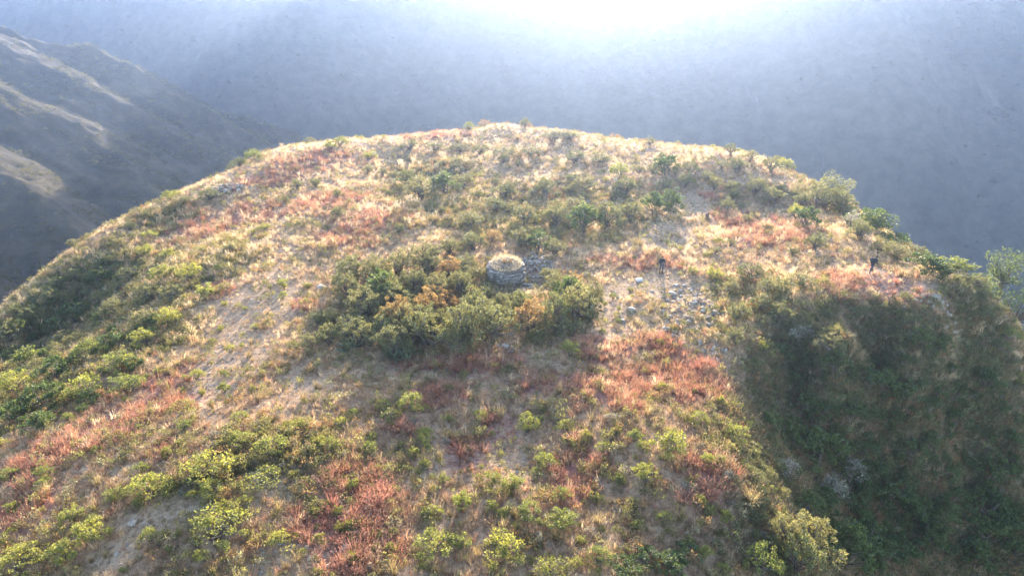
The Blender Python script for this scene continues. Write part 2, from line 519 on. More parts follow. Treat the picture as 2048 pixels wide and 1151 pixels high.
def ridge_z(x, y):
    wob = 26 * fbm(x / 120 + 2, y / 120 + 7, 3)
    base = -40 - 0.47 * (x + 233) - 0.05 * (430 - y)
    base = base + np.where(x < -233, 0.10 * (x + 233), 0)
    s = (y + wob + 0.30 * (x + 230)) / 52.0
    f = s - np.floor(s)
    spur = np.where(f < 0.42, (f / 0.42), 1 - ((f - 0.42) / 0.58) ** 1.1)      # steep shaded face, gentle sunlit back
    amp = 8 + 6 * vnoise(np.floor(s) * 3.7, 0 * s)
    z = base + amp * (spur - 0.55) + 7 * (ridged(x / 60 + 9, (y + 0.3 * x) / 24, 4) - 0.55) + 3.0 * fbm(x / 14, y / 14, 5) + 3.2 * (ridged(x / 9 + 4, (y + 0.3 * x) / 5, 3) - 0.5) * vnoise(x / 40, y / 40)
    back = y - (452 + 0.02 * (x + 233) + 10 * fbm(x / 70, 0 * x + 4, 3))
    z = np.where(back > 0, z - 0.85 * back - 6 * np.minimum(back / 10, 1), z)
    return np.maximum(z, -345)


rx_ = span(-620, 380, -330, -100, 1.5, 6.0); ry_ = span(60, 760, 200, 500, 1.5, 6.0)
RXX, RYY = np.meshgrid(rx_, ry_, indexing='ij')
ridge = tag(link('ridge', grid_mesh('ridge', rx_, ry_, ridge_z(RXX, RYY), slope_material('ridge_dry_grass', [(0.36, (0.016, 0.015, 0.009)), (0.5, (0.05, 0.038, 0.022)), (0.64, (0.11, 0.082, 0.048))], (0.15, 0.135, 0.12), 0.016, 0.70, (0.8, 1.6, 1)))), kind='structure')

# ------------------------------------------------------------------ plant materials
M_YG = leafy('leaf_yellow_green', (0.24, 0.222, 0.070), (0.135, 0.147, 0.055), (1.75, 1.75, 0.85), 0.5)
M_OL = leafy('leaf_olive', (0.165, 0.152, 0.078), (0.115, 0.122, 0.060), (1.8, 1.7, 1.0), 0.45)
M_OR = leafy('leaf_orange_brown', (0.22, 0.155, 0.085), (0.18, 0.14, 0.075), (2.0, 1.6, 0.9), 0.5)
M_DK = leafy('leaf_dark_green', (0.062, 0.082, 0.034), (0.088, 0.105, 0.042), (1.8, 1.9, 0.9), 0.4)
M_SV = leafy('leaf_silver', (0.20, 0.19, 0.145), (0.27, 0.245, 0.19), (1.4, 1.3, 1.1), 0.4)
M_RED = leafy('blade_red', (0.32, 0.15, 0.105), (0.34, 0.215, 0.145), (1.9, 1.5, 1.4), 0.5, tipped=(0.10, 0.06, 0.030))
M_STRAW = leafy('blade_straw', (0.36, 0.27, 0.135), (0.26, 0.19, 0.095), (1.6, 1.5, 1.2), 0.5, tipped=(0.13, 0.095, 0.045))
M_PLUME = leafy('plume_cream', (0.46, 0.38, 0.27), (0.40, 0.33, 0.23), (1.3, 1.25, 1.1), 0.55)
M_AGAVE = leafy('agave_blue_green', (0.10, 0.125, 0.075), (0.13, 0.145, 0.085), (1.3, 1.4, 0.9), 0.15, rough=0.4)
M_BLADE_I = leafy('blade_mixed', (0, 0, 0), (0, 0, 0), (1.75, 1.55, 1.2), 0.5, instanced=True)
M_LEAF_I = leafy('leaf_mixed', (0, 0, 0), (0, 0, 0), (1.8, 1.75, 0.9), 0.45, instanced=True)
M_TR = leafy('leaf_tree', (0.115, 0.13, 0.052), (0.085, 0.105, 0.042), (1.7, 1.75, 0.9), 0.42)
M_BARK = solid('bark_grey_brown', (0.07, 0.052, 0.038), (0.16, 0.125, 0.095), 6.0)
M_STONE = solid('weathered_stone', (0.15, 0.12, 0.09), (0.38, 0.32, 0.255), 2.5, 0.85, 0.6, 9.0, rand=0.28)
M_MORTAR = solid('earth_mortar', (0.09, 0.07, 0.05), (0.17, 0.135, 0.10), 4.0)


# ------------------------------------------------------------------ plant meshes
def unit(v):
    return v / (np.linalg.norm(v, axis=-1, keepdims=True) + 1e-9)


def leaves_np(c, d, size, rng, aspect=0.5):
    """rhombic folded leaves at centres c, pointing along d"""
    n = len(c)
    side = unit(np.cross(d, rng.normal(size=(n, 3))))
    s = (size * rng.uniform(0.65, 1.35, n))[:, None]
    nrm = np.cross(d, side)
    v = np.stack([c - d * s * 0.5, c + side * s * aspect * 0.5 + nrm * s * 0.08, c + d * s * 0.5, c - side * s * aspect * 0.5 + nrm * s * 0.08], 1).reshape(-1, 3)
    f = np.arange(n * 4).reshape(-1, 4)
    return v, f


def tubes(paths, sides=5):
    """tapered tubes along polylines [(pts, r0, r1)]"""
    V, F, base = [], [], 0
    for p, r0, r1 in paths:
        p = np.asarray(p, float); n = len(p)
        t = unit(np.gradient(p, axis=0))
        ref = np.array([0.3, 0.7, 0.2]); a = unit(np.cross(t, ref)); b = np.cross(t, a)
        rr = np.linspace(r0, r1, n)
        ang = np.linspace(0, 2 * math.pi, sides, endpoint=False)
        ring = p[:, None] + (a[:, None] * np.cos(ang)[None, :, None] + b[:, None] * np.sin(ang)[None, :, None]) * rr[:, None, None]
        V.append(ring.reshape(-1, 3))
        for i in range(n - 1):
            for k in range(sides):
                F.append((base + i * sides + k, base + i * sides + (k + 1) % sides, base + (i + 1) * sides + (k + 1) % sides, base + (i + 1) * sides + k))
        base += n * sides
    return np.concatenate(V), np.array(F)


def bend(a, b, rng, k=0.12, n=5):
    a, b = np.asarray(a, float), np.asarray(b, float)
    t = np.linspace(0, 1, n)[:, None]
    L = np.linalg.norm(b - a)
    return a + (b - a) * t + np.sin(t * math.pi) * rng.normal(size=3) * L * k


def shrub_meshes(name, seed, h, w, clumps, per, leaf, mat, upright=0.4, tall=False, aspect=0.5):
    """one shrub: a foliage mesh of single leaves on many twig-ends, and a mesh of branching stems"""
    rng = np.random.default_rng(seed)
    ends, paths = [], []
    lobes = rng.uniform(0.65, 1.15, 7); ph = rng.uniform(0, 6.28)
    for i in range(clumps):
        th = rng.uniform(0, 2 * math.pi)
        lob = lobes[int(((th + ph) % 6.283) / 6.283 * 7) % 7]
        rr = math.sqrt(rng.uniform(0.0, 1)) * 0.5 * w * lob
        top = h * (1 - 0.62 * (rr / (0.5 * w * 1.15)) ** 2) * rng.uniform(0.72, 1.08)
        lo = 0.30 if not tall else 0.45
        z = top * (lo + (1 - lo) * rng.uniform(0.25, 1) ** 0.6)
        ends.append((rr * math.cos(th), rr * math.sin(th), max(z, 0.08)))
    ends = np.array(ends)
    nb = max(3, int(clumps * 0.32))
    hub = [np.array((rng.normal() * 0.06 * w, rng.normal() * 0.06 * w, h * rng.uniform(0.1, 0.25))) for _ in range(4)]
    for i in range(min(nb, clumps)):
        q = hub[i % 4]
        paths.append((np.concatenate([bend((q[0] * 0.3, q[1] * 0.3, -0.15), q, rng, 0.05, 3)[:-1], bend(q, ends[i], rng)]), 0.022 * h + 0.006, 0.005))
    C, D = [], []
    cr = 0.5 * w / math.sqrt(clumps) * 1.35
    for e in ends:
        k = int(per * rng.uniform(0.6, 1.3))
        g = unit(rng.normal(size=(k, 3))) * (rng.uniform(0.25, 1, (k, 1)) ** 0.6) * cr * rng.uniform(0.65, 1.25)
        g[:, 2] *= 0.8
        C.append(e + g)
        D.append(unit(unit(g) + np.array([0, 0, upright]) + rng.normal(size=(k, 3)) * 0.55))
    C = np.concatenate(C); D = np.concatenate(D)
    keep = C[:, 2] > 0.02
    v, f = leaves_np(C[keep], D[keep], leaf, rng, aspect)
    fol = mesh_np(name + '_foliage', v, f, np.full(len(f), 4), (mat,))
    sv_, sf = tubes(paths, 4)
    stem = mesh_np(name + '_stem', sv_, sf, np.full(len(sf), 4), (M_BARK,), smooth=True)
    # one joined mesh for shrubs too small to show their parts
    jv = np.concatenate([v, sv_]); jf = np.concatenate([f, sf + len(v)])
    both = mesh_np(name, jv, jf, np.full(len(jf), 4), (mat, M_BARK), mat_idx=np.concatenate([np.zeros(len(f)), np.ones(len(sf))]))
    return fol, stem, both


def blades_np(rng, n, h, spread, width, droop=0.35, base_r=0.12, hvar=0.35):
    th = rng.uniform(0, 2 * math.pi, n)
    out = np.stack([np.cos(th), np.sin(th), 0 * th], 1)
    r0 = base_r * np.sqrt(rng.uniform(0, 1, n))[:, None]
    b = out * r0 + rng.normal(size=(n, 3)) * np.array([0.02, 0.02, 0])
    b[:, 2] = -0.03
    L = h * (1 - hvar + 2 * hvar * rng.uniform(0, 1, n))[:, None] * 0.9
    lean = (spread * rng.uniform(0.05, 1, n) ** 0.8)[:, None]
    mid = b + out * lean * L * 0.38 + np.array([0, 0, 1]) * L * 0.62
    tip = b + out * lean * L * (1.0 + droop) + np.array([0, 0, 1]) * L * (1.0 - droop * 0.25 * lean)
    side = np.stack([-np.sin(th + rng.normal(size=n) * 0.7), np.cos(th + rng.normal(size=n) * 0.7), 0 * th], 1)
    w = (width * rng.uniform(0.6, 1.3, n))[:, None]
    v = np.stack([b - side * w * 0.5, b + side * w * 0.5, mid + side * w * 0.42, mid - side * w * 0.42, tip], 1)
    return v, mid, tip, out


def tuft_mesh(name, seed, mat, n=60, h=0.8, spread=0.55, width=0.022, droop=0.3, base_r=0.14, seeds=0, seed_mat=None, seed_size=0.06, plume=0):
    rng = np.random.default_rng(seed)
    v, mid, tip, out = blades_np(rng, n, h, spread, width, droop, base_r)
    V = v.reshape(-1, 3)
    i = np.arange(n) * 5
    q = np.stack([i, i + 1, i + 2, i + 3], 1).ravel(); t = np.stack([i + 3, i + 2, i + 4], 1).ravel()
    flat = [q, t]; tot = [np.full(n, 4), np.full(n, 3)]; mi = [np.zeros(n), np.zeros(n)]
    tipv = np.tile(np.array([0, 0, 0.75, 0.75, 1.0]), n)
    if seeds:
        pick = rng.integers(0, n, seeds)
        f = rng.uniform(0.35, 1.05, (seeds, 1))
        c = mid[pick] * (1 - f) + tip[pick] * f + rng.normal(size=(seeds, 3)) * 0.02
        d = unit(tip[pick] - mid[pick] + rng.normal(size=(seeds, 3)) * 0.15)
        lv, lf = leaves_np(c, d, seed_size, rng, 0.28)
        flat.append((lf + len(V)).ravel()); tot.append(np.full(len(lf), 4)); mi.append(np.full(len(lf), 1 if seed_mat else 0))
        V = np.concatenate([V, lv]); tipv = np.concatenate([tipv, np.ones(len(lv))])
    if plume:
        C, D = [], []
        for k in range(plume):
            a = np.array([rng.normal() * 0.1, rng.normal() * 0.1, h * 0.5]); top = a + np.array([rng.normal() * 0.16, rng.normal() * 0.16, h * rng.uniform(0.7, 1.05)])
            tt = np.linspace(0.45, 1, 26)[:, None]
            p = a + (top - a) * tt
            C.append(p + rng.normal(size=p.shape) * 0.03); D.append(unit(np.tile(top - a, (26, 1)) + rng.normal(size=p.shape) * 0.35))
        lv, lf = leaves_np(np.concatenate(C), np.concatenate(D), 0.13, rng, 0.3)
        flat.append((lf + len(V)).ravel()); tot.append(np.full(len(lf), 4)); mi.append(np.ones(len(lf)))
        V = np.concatenate([V, lv]); tipv = np.concatenate([tipv, np.ones(len(lv))])
    me = mesh_np(name, V, np.concatenate(flat), np.concatenate(tot), (mat,) + ((seed_mat,) if seed_mat else ()), mat_idx=np.concatenate(mi))
    a = me.attributes.new('tip', 'FLOAT', 'POINT'); a.data.foreach_set('value', tipv.astype(np.float32))
    return me


def agave_mesh(seed):
    rng = np.random.default_rng(seed)
    V, F, b = [], [], 0
    for k in range(26):
        th = k * 2.4 + rng.normal() * 0.1; el = 0.25 + 1.1 * k / 26
        L = 1.25 * (1 - 0.25 * k / 26)
        o = np.array([math.cos(th), math.sin(th), 0]); s = np.array([-math.sin(th), math.cos(th), 0]); up = np.array([0, 0, 1.0])
        for i, (t, wd) in enumerate(((0, 0.09), (0.35, 0.13), (0.7, 0.09), (1, 0.012))):
            c = o * (0.08 + L * t * math.cos(el)) + up * (0.05 + L * t * math.sin(el) - 0.12 * t * t)
            V += [c - s * wd, c - up * wd * 0.35 * math.cos(el) - o * 0.02, c + s * wd]
        for i in range(3):
            for j in range(2):
                F.append((b + i * 3 + j, b + i * 3 + j + 1, b + i * 3 + j + 4, b + i * 3 + j + 3))
        b += 12
    return mesh_np('agave', np.array(V), np.array(F), np.full(len(F), 4), (M_AGAVE,), smooth=True)


def stone_mesh(seed, sx=1.0, sy=0.75, sz=0.55):
    """an angular block: a cube cut twice per edge, jittered and rounded"""
    rng = np.random.default_rng(seed)
    g = np.array([-1, 0, 1.0])
    idx = {}; V = []
    for i in range(3):
        for j in range(3):
            for k in range(3):
                if (i, j, k) != (1, 1, 1):
                    p = np.array([g[i], g[j], g[k]])
                    r = np.linalg.norm(p)
                    p = p * (1 - 0.13 * (r - 1)) + rng.normal(size=3) * 0.11
                    idx[(i, j, k)] = len(V); V.append(p * 0.5 * np.array([sx, sy, sz]))
    F = []
    for ax in range(3):
        for sd in (0, 2):
            for a in range(2):
                for b in range(2):
                    q = []
                    for (u, w) in ((a, b), (a + 1, b), (a + 1, b + 1), (a, b + 1)):
                        c = [0, 0, 0]; c[ax] = sd; c[(ax + 1) % 3] = u; c[(ax + 2) % 3] = w
                        q.append(idx[tuple(c)])
                    F.append(q if sd == 2 else q[::-1])
    return mesh_np('stone', np.array(V), np.array(F), np.full(len(F), 4), (M_STONE,))


STONES = [stone_mesh(100 + i, 1.0, RNG.uniform(0.6, 0.9), RNG.uniform(0.4, 0.7)) for i in range(9)]

SH_YG = [shrub_meshes('green_shrub', 20 + i, 1.0, 1.25, (42, 30, 54, 24, 48, 36, 60, 28)[i], (44, 50, 36, 40, 40, 46, 38, 56)[i], (0.072, 0.085, 0.056, 0.08, 0.062, 0.07, 0.052, 0.078)[i], M_YG, (0.5, 0.2, 0.8, 1.0, 0.5, 0.3, 0.9, 0.6)[i], tall=i in (3, 6)) for i in range(8)]
SH_OL = [shrub_meshes('olive_shrub', 40 + i, 1.0, 1.1, 80, 46, 0.046, M_OL, 0.7, aspect=0.42) for i in range(5)]
SH_OR = [shrub_meshes('rust_shrub', 50 + i, 1.0, 1.05, 70, 46, 0.046, M_OR, 0.7, aspect=0.42) for i in range(3)]
SH_DK = [shrub_meshes('dark_shrub', 60 + i, 1.0, 1.15, 40, 44, 0.075, M_DK, 0.4) for i in range(4)]
SH_SV = [shrub_meshes('silver_shrub', 70 + i, 1.0, 1.1, 26, 30, 0.085, M_SV, 0.7, aspect=0.35) for i in range(3)]
TF_RED = [tuft_mesh('red_grass_tuft', 80 + i, M_RED, 80, 0.8, 0.62, 0.020, 0.35, 0.22, 150, None, 0.075) for i in range(6)]
TF_STR = [tuft_mesh('straw_grass_tuft', 90 + i, M_STRAW, 80, 0.8, 0.6, 0.020, 0.45, 0.16, 60, None, 0.07) for i in range(5)]
TF_PLU = [tuft_mesh('plume_grass_clump', 110 + i, M_STRAW, 90, 1.0, 0.5, 0.024, 0.4, 0.2, 0, M_PLUME, 0.07, plume=9) for i in range(4)]
AGAVES = [agave_mesh(5), agave_mesh(6)]

# ------------------------------------------------------------------ stuff: ground cover, as instances on points of the hill
def source_collection(name, meshes):
    c = bpy.data.collections.new(name)
    for i, me in enumerate(meshes):
        o = bpy.data.objects.new('%s_%02d' % (name, i), me); c.objects.link(o)
    return c


def scatter(name, p, rot, scl, col, idx, coll, label):
    me = bpy.data.meshes.new(name)
    me.vertices.add(len(p)); me.vertices.foreach_set('co', np.asarray(p, np.float32).ravel())
    for an, ty, dv, fld in (('tuft_rot', 'FLOAT_VECTOR', rot, 'vector'), ('tuft_scale', 'FLOAT_VECTOR', scl, 'vector'), ('tuft_color', 'FLOAT_COLOR', col, 'color')):
        a = me.attributes.new(an, ty, 'POINT'); a.data.foreach_set(fld, np.asarray(dv, np.float32).ravel())
    a = me.attributes.new('tuft_index', 'INT', 'POINT'); a.data.foreach_set('value', np.asarray(idx, np.int32))
    o = link(name, me)
    ng = bpy.data.node_groups.new(name, 'GeometryNodeTree')
    ng.interface.new_socket('Geometry', in_out='INPUT', socket_type='NodeSocketGeometry')
    ng.interface.new_socket('Geometry', in_out='OUTPUT', socket_type='NodeSocketGeometry')
    n, l = ng.nodes, ng.links
    gi, go = n.new('NodeGroupInput'), n.new('NodeGroupOutput')
    ci = n.new('GeometryNodeCollectionInfo'); ci.inputs['Collection'].default_value = coll
    ci.inputs['Separate Children'].default_value = True; ci.inputs['Reset Children'].default_value = True
    ip = n.new('GeometryNodeInstanceOnPoints'); ip.inputs['Pick Instance'].default_value = True

    def attr(nm, ty):
        x = n.new('GeometryNodeInputNamedAttribute'); x.data_type = ty; x.inputs['Name'].default_value = nm
        return x.outputs['Attribute']
    l.new(gi.outputs[0], ip.inputs['Points']); l.new(ci.outputs[0], ip.inputs['Instance'])
    l.new(attr('tuft_index', 'INT'), ip.inputs['Instance Index'])
    l.new(attr('tuft_rot', 'FLOAT_VECTOR'), ip.inputs['Rotation']); l.new(attr('tuft_scale', 'FLOAT_VECTOR'), ip.inputs['Scale'])
    l.new(ip.outputs[0], go.inputs[0])
    md = o.modifiers.new('cover', 'NODES'); md.node_group = ng
    return tag(o, label, None, None, 'stuff')


def world_points(n, dens, margin=260):
    """random points over the hilltop and its flanks, thinned by dens(x, y) in 0..1 and by what the camera could see"""
    x = RNG.uniform(-64, 58, n); y = RNG.uniform(20, 158, n)
    k = RNG.uniform(0, 1, n) < dens(x, y)
    x, y = x[k], y[k]
    p = np.stack([x, y, hz(x, y)], 1)
    s = pix(p)
    ok = (s[:, 0] > -margin) & (s[:, 0] < 2048 + margin) & (s[:, 1] < 1151 + margin) & (s[:, 1] > 150)
    p = p[ok]
    v = visible(p, 0.9)
    return p[v]


def euler_rand(n, tilt=0.12):
    return np.stack([RNG.normal(size=n) * tilt, RNG.normal(size=n) * tilt, RNG.uniform(0, 6.283, n)], 1)


def dist_lod(x, y):
    return np.clip((42.0 / np.hypot(x, y + 8)) ** 1.25, 0, 1)


def lerp_cols(a, b, t):
    return np.asarray(a)[None] * (1 - t[:, None]) + np.asarray(b)[None] * t[:, None]


def with_alpha(c):
    return np.concatenate([np.clip(c, 0.004, 1), np.ones((len(c), 1))], 1)


TUFT_SRC = source_collection('turf_source', [tuft_mesh('turf_tuft', 130 + i, M_BLADE_I, 26, 0.42, 0.75, 0.020, 0.4, 0.16, 26, None, 0.06) for i in range(6)])
LEAF_SRC = source_collection('herb_source', [shrub_meshes('herb', 150 + i, 0.5, 0.7, 9, 14, 0.085, M_LEAF_I, 0.5)[0] for i in range(5)])
PEBBLE_SRC = source_collection('pebble_source', STONES[:6])

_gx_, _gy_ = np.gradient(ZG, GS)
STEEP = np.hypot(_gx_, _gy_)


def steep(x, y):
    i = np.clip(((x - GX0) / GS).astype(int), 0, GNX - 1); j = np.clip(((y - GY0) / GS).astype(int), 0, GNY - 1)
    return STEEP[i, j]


# dry turf
p = world_points(260000, lambda x, y: dist_lod(x, y) * (1 - 0.45 * mask_of(W_BARE, x, y)) * (1 - 0.1 * np.clip((56 - y) / 10, 0, 1)) * (0.35 + 0.65 * (vnoise(x / 0.9, y / 0.9) > 0.36)))
p = np.concatenate([p, world_points(420000, lambda x, y: np.clip(steep(x, y) - 0.35, 0, 1.2) * 0.55 * (y < 66))])
r = mask_of(W_RED, p[:, 0], p[:, 1]); g = mask_of(W_GREEN, p[:, 0], p[:, 1])
n = len(p)
t = np.clip(0.5 + 0.9 * fbm(p[:, 0] / 3, p[:, 1] / 3, 3) + RNG.normal(size=n) * 0.22, 0, 1)
c = lerp_cols((0.29, 0.21, 0.14), (0.58, 0.46, 0.31), t)
isg = RNG.uniform(0, 1, n) < (0.10 + 0.45 * g)
c[isg] = lerp_cols((0.10, 0.10, 0.04), (0.23, 0.21, 0.085), t)[isg]
isr = RNG.uniform(0, 1, n) < r * 0.64 + 0.05
c[isr] = lerp_cols((0.23, 0.112, 0.072), (0.39, 0.21, 0.145), t)[isr]
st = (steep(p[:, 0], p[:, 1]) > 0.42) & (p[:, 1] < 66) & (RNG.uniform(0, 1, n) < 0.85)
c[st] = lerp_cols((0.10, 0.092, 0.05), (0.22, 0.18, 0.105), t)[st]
bare = mask_of(W_BARE, p[:, 0], p[:, 1])
near = np.clip((56 - p[:, 1]) / 10, 0, 1)
brown = (RNG.uniform(0, 1, n) < near * 0.75) & ~isg & ~isr
c[brown] = lerp_cols((0.17, 0.115, 0.08), (0.34, 0.245, 0.165), t)[brown]
s = RNG.uniform(0.55, 1.45, n) * (0.85 + 0.4 * r + 0.35 * g) * (1 - 0.55 * bare) * (1 - 0.12 * near)
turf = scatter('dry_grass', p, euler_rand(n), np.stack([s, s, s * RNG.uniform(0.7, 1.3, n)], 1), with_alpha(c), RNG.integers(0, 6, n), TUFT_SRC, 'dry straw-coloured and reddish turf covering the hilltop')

# herbs and low scrub between the shrubs
p = world_points(90000, lambda x, y: dist_lod(x, y) * np.clip(0.26 + 0.75 * mask_of(W_GREEN, x, y) + 0.25 * (fbm(x / 5, y / 5, 3) > 0.1), 0, 1) * (1 - 0.7 * mask_of(W_BARE, x, y)) * (1 - 0.5 * mask_of(W_RED, x, y)))
p = np.concatenate([p, world_points(160000, lambda x, y: np.clip(steep(x, y) - 0.35, 0, 1.2) * 0.5 * (y < 66))])
n = len(p)
t = np.clip(0.5 + 0.8 * fbm(p[:, 0] / 4 + 9, p[:, 1] / 4, 3) + RNG.normal(size=n) * 0.25, 0, 1)
c = lerp_cols((0.095, 0.090, 0.042), (0.21, 0.18, 0.085), t)
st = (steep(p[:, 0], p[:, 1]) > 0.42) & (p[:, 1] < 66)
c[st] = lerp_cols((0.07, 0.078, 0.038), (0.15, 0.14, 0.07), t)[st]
sil = RNG.uniform(0, 1, n) < 0.10
c[sil] = (0.22, 0.19, 0.135)
rst = RNG.uniform(0, 1, n) < 0.16
c[rst] = (0.21, 0.125, 0.075)
s = RNG.uniform(0.5, 1.5, n)
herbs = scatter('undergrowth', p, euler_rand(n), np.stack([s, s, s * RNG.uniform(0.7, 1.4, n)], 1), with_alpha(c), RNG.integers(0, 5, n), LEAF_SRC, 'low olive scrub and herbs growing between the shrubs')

# gravel on the bare patches
p = world_points(60000, lambda x, y: dist_lod(x, y) * np.clip(0.02 + mask_of(W_BARE, x, y), 0, 1))
n = len(p)
s = np.exp(RNG.normal(size=n) * 0.5) * 0.085
gravel = scatter('gravel', p, np.stack([RNG.normal(size=n) * 0.3, RNG.normal(size=n) * 0.3, RNG.uniform(0, 6.28, n)], 1), np.stack([s, s, s], 1), np.ones((n, 4)), RNG.integers(0, 6, n), PEBBLE_SRC, 'pale stone chips strewn over the bare ground')

# scrub far off on the ridge and on the valley wall, too far to count
def far_scrub(name, n, x0, x1, y0, y1, zf, keep, smin, smax, ca, cb, label):
    x = RNG.uniform(x0, x1, n); y = RNG.uniform(y0, y1, n)
    k = RNG.uniform(0, 1, n) < keep(x, y)
    x, y = x[k], y[k]; m = len(x)
    q = np.stack([x, y, zf(x, y) - 0.2], 1)
    s_ = smin * (smax / smin) ** (RNG.uniform(0, 1, m) ** 2)
    return scatter(name, q, euler_rand(m), np.stack([s_, s_, s_ * RNG.uniform(0.7, 1.3, m)], 1), with_alpha(lerp_cols(ca, cb, RNG.uniform(0, 1, m))), RNG.integers(0, 5, m), LEAF_SRC, label)


def rib_value(x, y):
    return ridged(x / 170 + 1.3 + 0.25 * fbm(x / 150, y / 150, 3), y / 520 + 0.4, 5)


far_scrub('ridge_scrub', 52000, -345, -95, 200, 465, ridge_z, lambda x, y: 0.10 + 0.75 * (fbm(x / 16, y / 16, 3) > 0.08), 0.9, 4.5, (0.035, 0.038, 0.016), (0.11, 0.095, 0.045), 'dry scrub dotted over the ridge beyond the hill')
far_scrub('mountain_scrub', 60000, -520, 760, 430, 905, mountain_z, lambda x, y: 0.08 + 0.8 * ((rib_value(x, y) < 0.55) & (fbm(x / 35, y / 60, 3) > -0.1)), 4, 10, (0.016, 0.022, 0.014), (0.05, 0.055, 0.03), 'dark scrub in the gullies of the far valley wall')

# ------------------------------------------------------------------ countable plants
PLANTS = []      # (object, kind text, size text, base point)
TAKEN = []
for cx, cy, cr in ((1322, 552, 3.4), (1742, 556, 3.2), (1278, 564, 1.8), (1012, 575, 3.6), (1413, 440, 1.6), (1320, 590, 2.6)):      # ground kept open round people and ruin
    _q = hit(cx, cy)[0]; TAKEN.append((_q[0], _q[1], cr))


def place(px, py, kind, height, width=None, parts=None, lean=0.06, name=None):
    """stand one plant of a kind where the line through photo pixel (px, py), its foot, meets the hill"""
    q = hit(px, py)[0]
    if np.isnan(q[0]):
        return None
    return place_at(q, kind, height, width, parts, lean)


KINDS = {
    'green': ('green_shrub', SH_YG, 'yellow-green shrub', 'shrub', 'yellow-green shrubs on the hill', 1.25),
    'olive': ('olive_shrub', SH_OL, 'olive shrub', 'shrub', 'olive shrubs on the hill', 1.1),
    'rust': ('rust_shrub', SH_OR, 'rust-tinted shrub', 'shrub', 'rust-tinted shrubs on the hill', 1.05),
    'dark': ('dark_shrub', SH_DK, 'dark green shrub', 'shrub', 'dark green shrubs on the hill', 1.15),
    'silver': ('silver_shrub', SH_SV, 'pale silvery shrub', 'shrub', 'pale silvery shrubs on the hill', 1.1),
    'red': ('red_grass_tuft', TF_RED, 'red grass tuft', 'grass tuft', 'red grass tufts on the hill', 1.0),
    'straw': ('straw_grass_tuft', TF_STR, 'straw grass tuft', 'grass tuft', 'straw-coloured grass tufts on the hill', 1.0),
    'plume': ('plume_grass_clump', TF_PLU, 'cream-plumed grass clump', 'grass clump', 'plumed grass clumps near the crest', 1.0),
    'agave': ('agave', AGAVES, 'spiky agave', 'agave', 'agaves below the stone tower', 1.0),
}


def place_at(q, kind, height, width=None, parts=None, lean=0.06):
    nm, meshes, txt, cat, grp, wd = KINDS[kind]
    d = float(np.linalg.norm(q))
    base_h = 0.8 if kind in ('red', 'straw') else 1.0
    sz = height / base_h
    sx = sz if width is None else width / wd
    me = meshes[RNG.integers(0, len(meshes))]
    rot = (RNG.normal() * lean, RNG.normal() * lean, RNG.uniform(0, 6.283))
    loc = (q[0], q[1], q[2] - 0.04)
    scl = (sx * RNG.uniform(0.9, 1.1), sx * RNG.uniform(0.9, 1.1), sz)
    pxh = height / d * FPX
    if isinstance(me, tuple):
        if parts or (parts is None and pxh > 44):
            o = link(nm, None, None, loc, rot, scl); o.empty_display_size = 0.2
            link('foliage', me[0], o); link('stem', me[1], o)
        else:
            o = link(nm, me[2], None, loc, rot, scl)
    else:
        o = link(nm, me, None, loc, rot, scl)
    PLANTS.append((o, kind, height, np.array(q)))
    TAKEN.append((q[0], q[1], 0.5 * sx * wd))
    return o


def fill(kind, poly, count, hlo, hhi, gap=0.55, wfac=(0.85, 1.25)):
    """scatter plants of a kind inside a photo polygon, keeping them apart"""
    poly = np.array(poly, float)
    lo, hi = poly.min(0), poly.max(0)
    made = 0; tries = 0
    while made < count and tries < count * 30:
        m = 64
        px = RNG.uniform(lo[0], hi[0], m); py = RNG.uniform(lo[1], hi[1], m)
        inside = np.zeros(m, bool)
        j = len(poly) - 1
        for i in range(len(poly)):
            a, b = poly[i], poly[j]
            cond = ((a[1] > py) != (b[1] > py)) & (px < (b[0] - a[0]) * (py - a[1]) / (b[1] - a[1] + 1e-9) + a[0])
            inside ^= cond; j = i
        Q = hit(px[inside], py[inside])
        for q in Q:
            tries += 1
            if made >= count or np.isnan(q[0]):
                continue
            h = hlo + (hhi - hlo) * RNG.uniform() ** 1.6
            r = 0.5 * h
            T = np.array(TAKEN) if TAKEN else np.zeros((0, 3))
            if len(T) and (np.hypot(T[:, 0] - q[0], T[:, 1] - q[1]) < gap * (T[:, 2] + r)).any():
                continue
            place_at(q, kind, h, KINDS[kind][5] * h * RNG.uniform(*wfac)); made += 1
    return made


